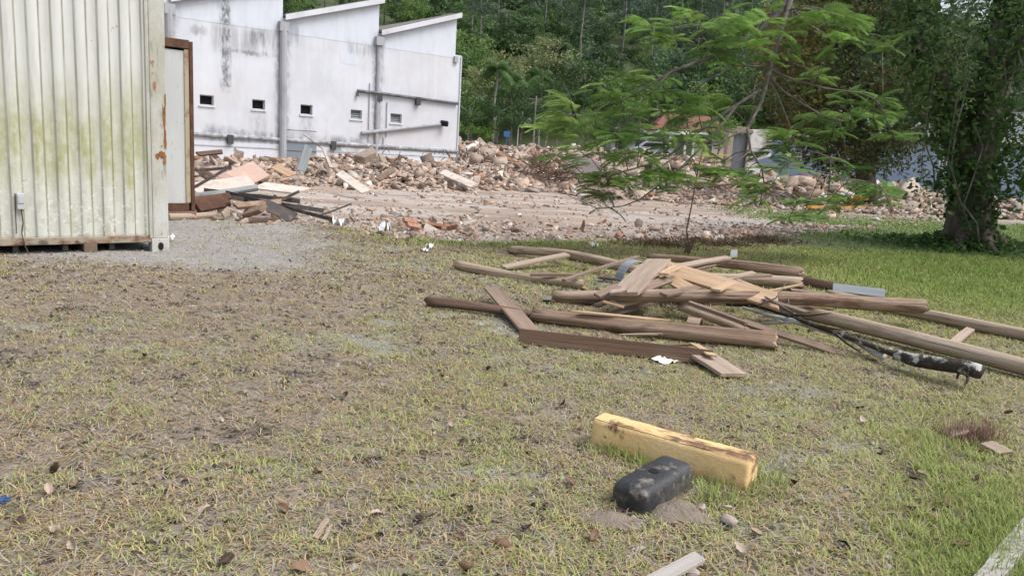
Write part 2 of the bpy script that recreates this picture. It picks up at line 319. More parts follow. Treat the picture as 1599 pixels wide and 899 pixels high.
def blades(P, L, W, tilt, az, bend, col, seg2=True):
    n = len(P); d = np.stack([np.cos(az), np.sin(az)], 1)
    s = np.stack([-np.sin(az), np.cos(az), np.zeros(n)], 1)*W[:, None]*.5
    def pt(fr, tl): return np.stack([d[:, 0]*np.sin(tl)*fr, d[:, 1]*np.sin(tl)*fr, np.cos(tl)*fr], 1)*L[:, None]
    mid = P+pt(.55, tilt); tip = mid+pt(.45, tilt+bend)
    V = np.stack([P-s, P+s, mid+s*.8, mid-s*.8, tip], 1).reshape(-1, 3)
    b = np.arange(n)*5
    Q = np.stack([b, b+1, b+2, b+3], 1); T = np.stack([b+3, b+2, b+4], 1)
    sh = np.array([.85, .85, 1, 1, 1.08])
    cc = (col[:, None, :]*np.ones((1, 5, 1))).reshape(-1, 3)
    return V, Q, T, cc
def build_grass():
    parts = []
    # tufts
    n = 68000; y = 1.5+rng.random(n)**1.05*(13.2-1.5); x = rng.random(n)*(1.56*y+3.2)-(.78*y+.8)
    keep = (y < edge(x)+.5); x, y = x[keep], y[keep]
    g, sdv, dk, lush, cor = lawn_fields(x, y)
    pr = np.clip(.10+2.1*g, 0, 1)*(1-.9*sdv)*(1-.7*dk); k = rng.random(len(x)) < pr
    x, y, g, lush, cor = x[k], y[k], g[k], lush[k], cor[k]
    nb = 10; X = np.repeat(x, nb); Y = np.repeat(y, nb); G = np.repeat(g, nb); LU = np.repeat(lush, nb); CO = np.repeat(cor, nb); m = len(X)
    sp = .035*np.sqrt(np.clip(Y/4, .6, 3)); X = X+rng.normal(0, 1, m)*sp; Y = Y+rng.normal(0, 1, m)*sp
    far = np.clip(Y/5, 1, 2.2)
    L = (.028+.030*rng.random(m))*(1+.3*LU+.6*CO)*np.clip(Y/6, 1, 1.5); W = (.0034+.002*rng.random(m))*far
    tl = np.radians(34+48*rng.random(m))*(1-.35*np.clip(LU+CO, 0, 1)); az = rng.random(m)*6.283; bd = np.radians(10+35*rng.random(m))
    t = rng.random(m)[:, None]; tt = np.repeat(rng.random(len(x)), nb)[:, None]
    pale = np.array([.50, .49, .20]); mid = np.array([.30, .37, .115]); lu = np.array([.19, .27, .075]); dry = np.array([.42, .335, .21])
    c = pale*(1-tt)+mid*tt; lm = np.clip(LU+.55*CO, 0, 1)[:, None]; c = c*(1-lm)+(lu*(.7+.7*tt)+np.array([.06, .05, .01])*t)*lm
    dm = (rng.random(m) < np.clip(.55-.8*G-.3*LU, .05, .8))[:, None]; c = np.where(dm, dry*(.65+.6*t), c)*(.8+.35*t)
    P = np.stack([X, Y, H(X, Y)-.004], 1); parts.append(blades(P, L, W, tl, az, bd, c))
    # straw: flat dry blades
    n = 330000; y = 1.5+rng.random(n)**1.05*(12.6-1.5); x = rng.random(n)*(1.56*y+3.2)-(.78*y+.8)
    g, sdv, dk, lush, cor = lawn_fields(x, y)
    k = (y < edge(x)+.2) & (rng.random(n) < (1-.9*sdv)*(1-.85*dk)*(1-.8*lush)*(.30+1.0*sst(.34, .62, .4*fbm(x*1.7, y*2.2, 91)+.6*fbm(x*6, y*8, 92)))); x, y, g, sdv = x[k], y[k], g[k], sdv[k]; m = len(x)
    far = np.clip(y/5, 1, 2.2); L = (.03+.05*rng.random(m))*np.clip(y/7, 1, 1.5); W = (.0026+.002*rng.random(m))*far
    tl = np.radians(68+26*rng.random(m)); az = rng.random(m)*6.283; bd = np.radians(-10+30*rng.random(m))
    t = rng.random(m)[:, None]; q = rng.random(m)[:, None]
    straw = np.array([.54, .42, .25]); rust = np.array([.38, .265, .16]); grey = np.array([.42, .385, .345])
    c = straw*(1-q)+rust*q; c = np.where(rng.random(m)[:, None] < .3+.4*sdv[:, None], grey, c)*(.65+.55*t)
    P = np.stack([x, y, H(x, y)+.004+.008*rng.random(m)], 1); parts.append(blades(P, L, W, tl, az, bd, c))
    # lush grass on the right, along the edge and beyond the track
    n = 90000; y = 7.5+rng.random(n)*19; x = (rng.random(n)*2-1)*(.8*y+1)
    g, sdv, dk, lush, cor = lawn_fields(x, y); zone2 = (x > 5.5+1.5*rng.random(n)) & (y > 19.5) & (y < 24.5) & (rng.random(n) < .8)
    onl = (y < edge(x)+.25*rng.random(n)); k = (onl & (rng.random(n) < np.clip(lush*1.1, 0, 1))) | (zone2 & ~onl); x, y = x[k], y[k]; m = len(x)
    tall = sst(.5, .75, fbm(x*.8, y*.8, 93)); L = (.035+.05*rng.random(m))*(1+1.1*tall); W = (.008+.006*rng.random(m))*np.clip(y/11, .8, 1.8)
    tl = np.radians(10+45*rng.random(m)); az = rng.random(m)*6.283; bd = np.radians(10+50*rng.random(m)); t = rng.random(m)[:, None]; q = fbm(x*2, y*2, 95)[:, None]
    c = (np.array([.10, .20, .035])*(1-q)+np.array([.23, .31, .075])*q)*(.6+.75*t)
    P = np.stack([x, y, H(x, y)-.004], 1); parts.append(blades(P, L, W, tl, az, bd, c))
    V = []; Q = []; T = []; CC = []; b = 0
    for v, q, t, c in parts: V.append(v); Q.append(q+b); T.append(t+b); CC.append(c); b += len(v)
    o = link('grass', np_mesh('grass', np.vstack(V), np.vstack(Q), grassM, np.vstack(CC), False, np.vstack(T)))
    tag(o, 'patchy lawn of green tufts and dry straw over sandy soil', 'grass', kind='stuff')
build_grass()

# ------------------------------------------------------------------ shipping container
def paint_container():
    m = M('container_paint', (.63, .64, .61), [((.50, .50, .47), 5, .46, .70, .7, (3, 3, .25)), ((.70, .71, .69), 4, .55, .7, .5, (2, 2, .6))], rough=.6, bump=(18, .15))
    t = m.node_tree; N = t.nodes; L = t.links; p = N['Principled BSDF']; cur = p.inputs['Base Color'].links[0].from_socket
    tc = N.new('ShaderNodeTexCoord'); sep = N.new('ShaderNodeSeparateXYZ'); L.new(tc.outputs['Object'], sep.inputs[0])
    def noise(sc, st):
        mp = N.new('ShaderNodeMapping'); mp.inputs['Scale'].default_value = st; L.new(tc.outputs['Object'], mp.inputs[0])
        n = N.new('ShaderNodeTexNoise'); n.inputs['Scale'].default_value = sc; n.inputs['Detail'].default_value = 6; n.inputs['Roughness'].default_value = .65
        L.new(mp.outputs[0], n.inputs['Vector']); return n.outputs[0]
    def math_(op, a, b):
        n = N.new('ShaderNodeMath'); n.operation = op
        for i, q in enumerate((a, b)):
            if isinstance(q, (int, float)): n.inputs[i].default_value = q
            else: L.new(q, n.inputs[i])
        return n.outputs[0]
    def mapr(v, a, b, c=0, d=1):
        n = N.new('ShaderNodeMapRange'); n.interpolation_type = 'SMOOTHSTEP'; L.new(v, n.inputs[0])
        for i, q in zip((1, 2, 3, 4), (a, b, c, d)): n.inputs[i].default_value = q
        return n.outputs[0]
    def mix(f, a, col):
        n = N.new('ShaderNodeMix'); n.data_type = 'RGBA'; L.new(f, n.inputs[0]); L.new(a, n.inputs[6]); n.inputs[7].default_value = (*col, 1); return n.outputs[2]
    z = sep.outputs['Z']
    zz = math_('ADD', z, math_('MULTIPLY', math_('SUBTRACT', noise(3.2, (2.2, 2.2, .35)), .5), 1.5))
    up = mapr(zz, 1.15, 2.1, 1, 0); lo = mapr(zz, .62, 1.12, .28, 1)
    st = mapr(noise(2.4, (4, 4, .25)), .28, .58, .35, 1); fine = mapr(noise(16, (1, 1, .6)), .3, .62, .5, 1)
    f = math_('MULTIPLY', math_('MULTIPLY', up, lo), math_('MULTIPLY', st, fine))
    cur = mix(math_('MULTIPLY', f, .92), cur, (.33, .34, .135))
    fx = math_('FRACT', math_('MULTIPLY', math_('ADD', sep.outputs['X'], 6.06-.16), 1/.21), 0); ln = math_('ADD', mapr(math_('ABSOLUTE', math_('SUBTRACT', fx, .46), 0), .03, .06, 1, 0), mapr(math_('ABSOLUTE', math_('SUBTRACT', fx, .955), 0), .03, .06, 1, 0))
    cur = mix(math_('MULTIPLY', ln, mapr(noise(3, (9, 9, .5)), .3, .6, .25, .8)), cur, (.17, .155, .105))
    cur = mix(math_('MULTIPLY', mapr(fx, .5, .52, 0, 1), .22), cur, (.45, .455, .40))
    lowz = mapr(z, .2, 1.0, 1, 0)
    cur = mix(math_('MULTIPLY', lowz, mapr(noise(9, (1, 1, .7)), .5, .62, 0, .5)), cur, (.33, .31, .22))
    cur = mix(math_('MULTIPLY', mapr(zz, .5, 1.1, 1, 0), mapr(noise(22, (1, 1, .8)), .56, .64, 0, .6)), cur, (.72, .71, .66))
    # rust specks and runs
    rz = mapr(noise(11, (1, 1, 1)), .70, .74, 0, .9); cur = mix(rz, cur, (.22, .10, .045))
    cur = mix(mapr(noise(7, (9, 9, .22)), .68, .76, 0, .6), cur, (.16, .14, .10))
    cur = mix(mapr(z, .17, .235, .75, 0), cur, (.20, .11, .06))
    L.new(cur, p.inputs['Base Color']); return m
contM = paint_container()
def rusty_post():
    m = M('container_post_paint', (.54, .545, .52), [((.40, .385, .30), 3, .42, .62, .8, (1, 1, .5)), ((.28, .12, .045), 4.2, .60, .65, .95, (1.2, 1.2, .6)), ((.17, .165, .14), 9, .56, .68, .6, (2, 2, .35))], rough=.7, bump=(20, .3))
    return m
postM = rusty_post()
CA = math.atan2(.637, .771)
def build_container():
    c = at(264, 391, 0); root = empty('shipping_container', (c[0], c[1], gz(c[0], c[1])-.02), 'off-white shipping container with corrugated sides stained by green algae', 'container', rz=CA)
    LEN, WID, HT = 6.06, 2.44, 2.86
    def corr(p0, p1, nrm, x0, x1, z0, z1):
        """corrugated sheet from p0 along +dir; returns into MB"""
        pass
    # corrugated long sides as folded sheets
    for side, yb, sg in (('front', 0.0, 1), ('back', WID, -1)):
        xs = []; x = -LEN+.16; ph = 0
        while x < -.20:
            xs.append((x, 0.012 if ph in (0, 1) else .026)); x += (.088, .018, .086, .018)[ph]; ph = (ph+1) % 4
        xs.append((-.20, xs[-1][1]))
        zs = np.linspace(.20, HT-.10, 20)
        V = [(a, yb+sg*d, z) for z in zs for a, d in xs]; n = len(xs)
        Q = [(i*n+k, i*n+k+1, (i+1)*n+k+1, (i+1)*n+k) for i in range(len(zs)-1) for k in range(n-1)]
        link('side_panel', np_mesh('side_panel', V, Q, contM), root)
    # corner posts with castings
    for (px, py) in ((0, 0), (-LEN, 0), (0, WID), (-LEN, WID)):
        sx = -1 if px == 0 else 1; sy = 1 if py == 0 else -1
        mb = MB(); x0, x1 = sorted((px, px+sx*.20)); y0, y1 = sorted((py, py+sy*.16))
        mb.box((x0+.001, y0, .17), (x1, y1, HT-.05))
        if (px, py) == (0, 0):
            mb.box((-.205, -.006, .2), (-.190, .0, HT-.1)); mb.box((-.165, -.008, .17), (-.150, 0, HT-.05))
        post = mb.build('corner_post', postM, root, bevel=.006)
        xc0, xc1 = sorted((px, px+sx*.178)); yc0, yc1 = sorted((py-.008*sy, py+sy*.16))
        for zb in (.0, HT-.06):
            k = MB(); k.box((xc0-.004, yc0, zb), (xc1+.004, yc1, zb+.168)); cst = k.build('corner_casting', postM, post, bevel=.008)
            h = MB(); pts = [(math.cos(a)*.030, math.sin(a)*.045) for a in np.linspace(0, 6.28, 13)[:-1]]
            Mx = Matrix.Translation(((xc0+xc1)/2, (-.011 if py == 0 else WID+.011), zb+.078)) @ Matrix.Rotation(R(90), 4, 'X')
            h.prism(pts, -.002, .002, 0, Mx); h.build('casting_hole', blackHole, post)
    rl = MB(); rl.box((-LEN+.18, .004, .125), (-.18, .06, .20)); rl.box((-LEN+.18, WID-.06, .125), (-.18, WID-.004, .20))
    rl.build('bottom_rail', M('rusted_rail', (.33, .29, .22), [((.19, .085, .04), 5, .42, .6, .9, (1, 1, 2)), ((.05, .04, .03), 9, .55, .65, .8)], rough=.9, bump=(20, .5)), root, bevel=.006)
    rt = MB(); rt.box((-LEN+.18, .004, HT-.10), (-.18, .06, HT-.02)); rt.box((-LEN+.18, WID-.06, HT-.10), (-.18, WID-.004, HT-.02)); rt.build('top_rail', contM, root, bevel=.006)
    rf = MB(); rf.box((-LEN+.05, .05, HT-.03), (-.05, WID-.05, HT-.005)); rf.build('roof', contM, root)
    fl = MB(); fl.box((-LEN+.05, .062, .14), (-.05, WID-.062, .19)); [fl.box((-x, .07, .05), (-x+.05, WID-.07, .14)) for x in np.arange(.6, 6, .45)]
    fl.build('floor', darkMetal, root)
    bk = MB(); bk.box((-LEN+.03, .17, .19), (-LEN+.08, WID-.17, HT-.08)); bk.build('end_wall', contM, root)
    for y0, y1 in ((.17, WID/2-.005), (WID/2+.005, WID-.17)):
        d = MB(); d.box((-.09, y0, .2), (-.04, y1, HT-.08)); dr = d.build('door', contM, root, bevel=.005)
        for yy in (y0+.3, y1-.3):
            b = MB(); b.tube([(-.02, yy, .22), (-.02, yy, HT-.1)], .016, 8); b.box((-.035, yy-.05, 1.1), (-.005, yy+.2, 1.13)); b.build('lock_bar', greyMetal, dr)
    # small electrical box with a cable hanging on the side, and a repair patch
    xb = -1.42; e = MB(); e.box((xb-.035, -.045, .50), (xb+.035, .011, .66)); e.box((xb-.028, -.052, .56), (xb+.028, -.044, .64))
    e.build('socket_box', M('grey_plastic', (.46, .48, .50), rough=.5), root, bevel=.006)
    k = MB(); k.tube([(xb, -.02, .5), (xb+.012, -.015, .36), (xb-.004, -.012, .25), (xb+.02, -.012, .12), (xb+.05, -.02, .03)], .006, 6); k.tube([(xb-.045, -.012, .66), (xb-.05, -.01, .25)], .005, 6); k.build('cable', darkMetal, root)
    # rust blisters on the corner post
    rb = MB()
    for (x, z, a, b_) in ((-.022, 1.50, .018, .16), (-.018, 1.28, .016, .14), (-.05, 1.10, .045, .045), (-.10, 1.085, .025, .035), (-.008, 1.7, .010, .08), (-.03, 1.03, .02, .04)):
        pts = [(x+a*math.cos(t)*random.uniform(.6, 1.1), z+b_*math.sin(t)*random.uniform(.6, 1.1)) for t in np.linspace(0, 6.28, 15)[:-1]]
        pts = [(min(px, -.003), pz) for px, pz in pts]
        rb.prism(pts, 0, .006, 0, Matrix.Rotation(R(90), 4, 'X'))
    rb.build('rust_blister', M('orange_rust', (.30, .13, .045), [((.12, .06, .03), 20, .5, .65, .8), ((.42, .24, .10), 12, .6, .72, .7)], rough=.95, bump=(40, .6)), root)
    # blocks under it
    Mx = Matrix.Translation(root.location) @ Matrix.Rotation(CA, 4, 'Z')
    for i, (x, wd, lab) in enumerate(((-.80, .13, 'pale wooden block propping up the algae-stained container'), (-3.6, .2, 'wooden block under the far left of the algae-stained container'))):
        b = MB(); b.box((-wd/2, 0, -.02), (wd/2, .5, .125)); o = b.build('support_block', woodScrap, bevel=.01); o.matrix_world = Mx @ Matrix.Translation((x, -.01, 0)); tag(o, lab, 'block', 'blocks under the container')
build_container()

def build_grey_container():
    # its front panel: right edge at x=313 top / 303 bottom in the photo
    b = at(305, 343, 0); root = empty('storage_container', (b[0], b[1], gz(b[0], b[1])-.03), 'smooth grey container with a rusty brown frame, behind the algae-stained one', 'container', rz=CA)
    LN, WD_, HT = 5.9, 2.3, 2.72; z0 = .16
    g = M('grey_panel', (.54, .55, .55), [((.42, .43, .43), 1.5, .42, .66, .6, (2, 2, .4)), ((.55, .56, .57), 3, .55, .7, .5, (2, 2, .4)), ((.20, .19, .18), 14, .62, .72, .5, (2, 2, .5))], rough=.6)
    m = MB(); m.box((-LN, .03, z0+.1), (-.08, WD_-.02, HT-.16)); m.build('wall_panel', g, root, bevel=.01)
    for x in (-.085, -LN-.02):
        for y in (0, WD_-.1):
            f = MB(); f.box((x+(.03 if x > -1 else 0), y, z0), (x+.085, y+.1, HT-.02)); f.build('corner_post', rustM, root, bevel=.006)
    f = MB(); f.box((-LN+.06, -.004, HT-.13), (-.057, .1, HT-.002)); f.box((-.079, .104, HT-.16), (-.004, WD_-.104, HT-.01)); f.box((-LN+.06, WD_-.1, HT-.16), (-.09, WD_, HT-.01)); f.build('top_rail', rustM, root, bevel=.006)
    f = MB(); f.box((-LN+.06, .003, z0), (-.087, .1, z0+.12)); f.box((-.083, .104, z0), (-.004, WD_-.104, z0+.12)); f.build('bottom_rail', rustM, root, bevel=.006)
    f = MB(); f.box((-LN+.05, .05, HT-.06), (-.05, WD_-.05, HT-.012)); f.build('roof', g, root)
    f = MB(); f.box((-.125, .012, z0+.13), (-.062, .03, HT-.14)); f.build('edge_trim', M('yellowed_trim', (.42, .35, .24), [((.25, .12, .06), 6, .5, .65, .8)], rough=.8), root)
    Mx = Matrix.Translation(root.location) @ Matrix.Rotation(CA, 4, 'Z')
    b = MB(); b.box((-1.6, 0, -.03), (.02, .16, .158)); o = b.build('support_beam', woodScrap, bevel=.012); o.matrix_world = Mx; tag(o, 'timber beam lying under the front of the smooth grey container', 'beam')
    b = MB(); b.box((-1.6, 0, -.03), (-.02, .16, .158)); o = b.build('support_beam', woodScrap, bevel=.012); o.matrix_world = Mx @ Matrix.Translation((-3, 1.9, 0)); tag(o, 'timber beam under the rear of the smooth grey container', 'beam')
build_grey_container()

# ------------------------------------------------------------------ white factory
def build_factory():
    wallM = M('mouldy_white_render', (.64, .67, .725), [((.54, .56, .60), .5, .42, .62, .7), ((.68, .70, .74), .8, .5, .66, .6), ((.60, .575, .58), .35, .5, .66, .6), ((.50, .51, .53), 1.1, .56, .74, .55, (2.2, 2.2, .3)), ((.33, .34, .36), 3.0, .66, .78, .6, (2, 2, .35))], rough=.85, bump=(6, .12))
    lowM = M('pale_base_render', (.63, .67, .73), [((.60, .64, .68), 1.2, .45, .65, .6), ((.36, .38, .41), 3, .62, .75, .6, (3, 3, .4))], rough=.85)
    mould = M('black_mould_render', (.36, .37, .39), [((.16, .165, .17), 3, .42, .62, .8, (1.5, 1.5, .4)), ((.58, .59, .61), 2, .52, .66, .7, (1.5, 1.5, .5))], rough=.9)
    pipeM = M('grey_downpipe', (.38, .395, .42), [((.22, .23, .24), 2, .5, .7, .7, (1, 1, .4))], rough=.7)
    zg = gz(WC[0], WC[1])-.25
    ang = math.atan2(WD[1], WD[0])
    root = empty('factory_building', (WC[0], WC[1], zg), 'long white factory with stepped sawtooth gables and black mould stains', 'building', rz=ang)
    def sz(px, py):
        """photo pixel on the wall plane -> local (s, z)"""
        d = ray(px, py); # intersect with vertical plane through WC
        k = (WC[0]*WN[0]+WC[1]*WN[1])/(d[0]*WN[0]+d[1]*WN[1]); p = d*k
        return (p[0]-WC[0])*WD[0]+(p[1]-WC[1])*WD[1], CAMH+p[2]-zg
    th = .3; DEP = 26.0
    # wall outline traced on the wall plane; (s,z)
    s1, _ = sz(589, 140); s2, _ = sz(441, 140); bw = s1-s2
    _, zpk3 = sz(711, 27); _, zlo3 = sz(591, 53); _, zpk2 = sz(589, 1); _, zlo2 = sz(443, 28); sst_, zst = sz(711, 86)
    zlo = .5*(zlo3+zlo2); zpk = .5*(zpk3+zpk2)
    bays = [(s1, sst_-.0)]+[(s1-bw*(k+1), s1-bw*k) for k in range(4)]
    # windows: pixel boxes
    wins = [(394, 155, 414, 172), (469.5, 163, 488, 180), (548, 171, 565, 187), (610, 177, 627, 193)]
    wr = []
    for (a, b, c, d) in wins:
        sa, za = sz(a, b); sb, zb = sz(c, d); wr.append((sa, sb, min(za, zb), max(za, zb)))
    dsw = wr[1][0]-wr[0][0]
    base = wr[0]; wr = [(base[0]-dsw*1.0, base[1]-dsw, base[2], base[3]), (base[0]-2*dsw, base[1]-2*dsw, base[2], base[3])]+wr
    # wall made of columns between all s breakpoints so that windows are true holes
    smin = s1-bw*4; br = sorted(set([smin, s1, sst_, 0.0]+[s1-bw*k for k in range(1, 4)]+[q for x in wr for q in x[:2]]))
    def top(s):
        if s > sst_-1e-6: return zst
        for k, (a, b) in enumerate(bays):
            if a <= s <= b: return zlo+(zpk-zlo)*(s-a)/(b-a)
        return zlo
    mb = MB()
    for a, b in zip(br[:-1], br[1:]):
        ta, tb = top(a+1e-4), top(b-1e-4)
        segs = [(0, None)]
        hole = [x for x in wr if x[0]-1e-6 <= a and b <= x[1]+1e-6]
        z0 = 0
        if hole:
            x = hole[0]; mb.box((a, 0, 0), (b, th, x[2])); z0 = x[3]
        mb.add([(a,0,z0),(b,0,z0),(b,th,z0),(a,th,z0),(a,0,ta),(b,0,tb),(b,th,tb),(a,th,ta)], [(0,3,2,1),(4,5,6,7),(0,1,5,4),(1,2,6,5),(2,3,7,6),(3,0,4,7)])
    me = mb.mesh('wall', wallM); bm = bmesh.new(); bm.from_mesh(me); bmesh.ops.remove_doubles(bm, verts=bm.verts, dist=.001); bm.to_mesh(me); bm.free(); link('wall', me, root)
    # end wall and back wall
    e = MB(); e.box((-th, th, 0), (-.002, DEP, zst-.01)); e.build('end_wall', wallM, root); e = MB(); e.box((smin, DEP, 0), (-.01, DEP+th, zlo)); e.build('back_wall', wallM, root)
    e = MB(); e.box((smin, th+.01, 0), (smin+th, DEP-.01, zlo-.2)); e.build('end_wall', wallM, root)
    # tall lights of each sawtooth and the roof sheets
    for k, (a, b) in enumerate(bays):
        m = MB(); ov = .22; sl_ = (zpk-zlo)/(b-a)
        za, zb = zlo+.06-sl_*.0, zpk+.06
        a0 = a+ (.03 if k < 9 else 0)
        m.add([(a0,-ov,za),(b+.14,-ov,zb+sl_*.14),(b+.14,DEP,zb+sl_*.14),(a0,DEP,za),(a0,-ov,za+.10),(b+.14,-ov,zb+.10+sl_*.14),(b+.14,DEP,zb+.10+sl_*.14),(a0,DEP,za+.10)],
              [(0,3,2,1),(4,5,6,7),(0,1,5,4),(1,2,6,5),(2,3,7,6),(3,0,4,7)])
        m.build('roof', slateM, root)
        fm = MB(); fm.add([(a0,-ov-.03,za-.16),(b+.14,-ov-.03,zb-.16+sl_*.14),(b+.14,-ov-.002,zb-.16+sl_*.14),(a0,-ov-.002,za-.16),(a0,-ov-.03,za+.07),(b+.14,-ov-.03,zb+.07+sl_*.14),(b+.14,-ov-.002,zb+.07+sl_*.14),(a0,-ov-.002,za+.07)],
              [(0,3,2,1),(4,5,6,7),(0,1,5,4),(1,2,6,5),(2,3,7,6),(3,0,4,7)]); fm.build('fascia', wallM, root)
        lw = MB(); lw.box((b-.25, th+.01, zlo+.1), (b-.05, DEP-.01, zpk-.02)); lw.build('roof_light', M('dusty_glazing', (.25, .28, .30), rough=.3) if k == 0 else bpy.data.materials['dusty_glazing'], root)
    # windows
    for i, (a, b, z0, z1) in enumerate(wr):
        f = MB(); t = .035
        f.box((a, .10, z0), (b, .16, z0+t)); f.box((a, .10, z1-t), (b, .16, z1)); f.box((a, .10, z0+t), (a+t, .16, z1-t)); f.box((b-t, .10, z0+t), (b, .16, z1-t))
        fr = f.build('window', M('window_frame', (.45, .46, .47), rough=.6) if i == 0 else bpy.data.materials['window_frame'], root)
        p = MB()
        if i >= 4:
            nl = 4; h = (z1-z0-2*t)/nl
            for q in range(nl): p.add([(a+t,.11,z0+t+q*h+.01),(b-t,.11,z0+t+q*h+.01),(b-t,.15,z0+t+(q+1)*h),(a+t,.15,z0+t+(q+1)*h)], [(0,1,2,3)])
            p.build('louvre', M('grey_louvre', (.17, .19, .195), rough=.35) if i == 4 else bpy.data.materials['grey_louvre'], fr)
        else:
            p.box((a+t, .22, z0+t), (b-t, .23, z1-t)); p.build('dark_interior', blackHole, fr)
        sl2 = MB(); sl2.box((a-.05, -.05, z0-.07), (b+.05, .1, z0-.003)); sl2.build('sill', wallM, fr)
    # ledge, pale base strip below it
    _, zl1 = sz(330, 207); _, zl2 = sz(700, 236); zl = .5*(zl1+zl2)
    def zof(s): return zl1+(zl2-zl1)*np.interp(s, [sz(330, 207)[0], sz(700, 236)[0]], [0, 1])
    m = MB(); m.tube([(smin, -.05, zof(smin)), (-.05, -.05, zof(-.05))], .085, 8); m.build('ledge', mould, root)
    m = MB(); m.box((smin, -.045, 0), (-.04, -.002, zof(-5)-.20)); m.build('base_strip', lowM, root)
    m = MB(); m.box((smin, -.06, zof(-5)-.42), (-.04, -.047, zof(-5)-.37)); m.build('base_strip_line', pipeM, root)
    # gutters: downpipes with hopper heads
    for k, s in enumerate((s1, s2, s2-bw, s2-2*bw)):
        big = k != 0
        m = MB(); r = .20 if big else .12
        m.tube([(s, -r*.4, 0), (s, -r*.4, zlo-.35)], r*.8, 10); m.box((s-.2, -.22, zlo-.55), (s+.2, -.02, zlo-.16)) ; m.build('downpipe', pipeM, root)
    seam = [sz(266, 23)[1], sz(438, 48)[1], sz(452, 53)[1], sz(585, 73)[1], sz(598, 75)[1], sz(710, 95)[1]]; zs = sum(seam)/6
    cleanM = M('cleaner_upper_render', (.64, .68, .75), [((.52, .56, .63), 1.4, .45, .68, .5, (2, 2, .6)), ((.52, .54, .57), 3, .64, .76, .5, (2, 2, .4))], rough=.85)
    for a, b in bays:
        m = MB(); m.add([(a+.25,-.008,zs),(b-.02,-.008,zs),(b-.02,-.008,zpk-.14),(a+.25,-.008,zlo+.02),(a+.25,-.001,zs),(b-.02,-.001,zs),(b-.02,-.001,zpk-.14),(a+.25,-.001,zlo+.02)], [(0,3,2,1),(4,5,6,7),(0,1,5,4),(1,2,6,5),(2,3,7,6),(3,0,4,7)])
        m.build('upper_gable', cleanM, root)
    a, za = sz(532, 78); b, zb = sz(560, 103); m = MB(); m.box((a, -.006, zb), (b, -.002, za)); m.build('plaster_patch', cleanM, root)
    # pipes on the right bays
    a, za = sz(557, 142); b, zb = sz(713, 162); m = MB(); m.tube([(a, -.1, za-.25), (a, -.1, za), (s1, -.1, .5*(za+zb)+.05), (b, -.1, zb)], .07, 8); m.build('pipe', M('black_pipe', (.11, .11, .12), [((.3, .3, .31), 3, .5, .7, .7)], rough=.6), root)
    a, za = sz(563, 208); b, zb = sz(690, 194); m = MB(); m.tube([(a, -.1, za), (b-.1, -.1, zb)], .09, 8); m.build('pipe', pipeM, root); m = MB(); m.tube([(b-.1, -.06, zb+.05), (b+.12, -.34, zb+.02)], .14, 12); m.build('pipe_mouth', blackHole, root)
    for px, y0, y1 in ((577, 130, 222), (604, 160, 215), (598, 214, 250)):
        a, za = sz(px, y0); _, zb = sz(px, y1); m = MB(); m.tube([(a, -.04, zb), (a, -.04, za)], .022, 6); m.build('conduit', pipeM, root)
    for px, py in ((358, 215), (519, 225), (651, 156), (591, 150)):
        a, za = sz(px, py); m = MB(); m.box((a-.12, -.18, za-.25), (a+.12, -.02, za+.12)); m.build('gutter_outlet', M('black_outlet', (.07, .07, .075), rough=.8) if 'black_outlet' not in bpy.data.materials else bpy.data.materials['black_outlet'], root)
    for mt in (wallM, cleanM, lowM):
        e = Ext(mt); n1 = e.noise(1.6, (2.5, 2.5, .35)); n2 = e.noise(5, (1.2, 1.2, .6)); nh = e.noise(2.2, (.35, .35, 2.5))
        blot = e.mapr(n2, .38, .62, .15, 1)
        for sc, hw, za, zb, stg in ((s1+.0, .42, .3, zlo, .75), (s2, .5, .3, zlo, .6), (s2-bw, .5, .3, zlo, .6), (sz(352, 80)[0], .30, sz(352, 150)[1], sz(352, -20)[1], .95), (sz(348, 200)[0], .8, sz(352, 214)[1], sz(352, 192)[1], .8), (sz(330, 200)[0], .35, sz(352, 214)[1], sz(352, 190)[1], .8), (sz(480, 175)[0], .5, 1.0, sz(480, 178)[1], .4), (sz(404, 175)[0], .5, 1.0, sz(404, 172)[1], .45)):
            v = e.mul(e.band(e.op('ADD', e.x, e.op('MULTIPLY', e.op('SUBTRACT', n1, .5), .5)), sc, hw), e.mapr(e.z, za, za+.5), e.mapr(e.z, zb, zb-.4), blot); e.mix(e.op('MULTIPLY', v, stg), (.15, .155, .16))
        for (p, q, hh, stg) in (((300, 47), (322, 50), .16, .85), ((390, 57), (415, 62), .30, .8), ((330, 56), (438, 72), .5, .45), ((350, 79), (430, 87), .07, .7), ((440, 50), (470, 60), .4, .5), ((318, 210), (440, 216), .22, .7), ((440, 216), (590, 226), .18, .6), ((515, 226), (560, 232), .35, .75), ((585, 60), (600, 80), .5, .6), ((540, 75), (588, 80), .25, .4)):
            xa, za = sz(*p); xb, zb = sz(*q); v = e.mul(e.mapr(e.x, xa-.2, xa+.2), e.mapr(e.x, xb+.2, xb-.2), e.band(e.op('ADD', e.z, e.op('MULTIPLY', e.op('SUBTRACT', n2, .5), .5)), .5*(za+zb), hh*1.6), e.mapr(n1, .36, .6, .1, 1)); e.mix(e.op('MULTIPLY', v, stg), (.17, .175, .18))
        # pale streaks where rain has washed the render, rosy dirt low down
        e.mix(e.mul(e.mapr(e.noise(.9, (2, 2, .15)), .52, .7), .4), (.72, .74, .79)); e.mix(e.mul(e.mapr(e.z, 3.2, .8), e.mapr(e.noise(.5), .42, .62), .4), (.54, .525, .535))
    # blue grey panel at the base and the small box on the corner
    a, za = sz(442, 217); b, zb = sz(493, 238); m = MB(); m.box((a, -.075, zb-.9), (b, -.06, za)); dpan = m.build('steel_door', M('blue_grey_steel', (.19, .225, .26), [((.26, .29, .32), 2, .5, .7, .6)], rough=.6), root)
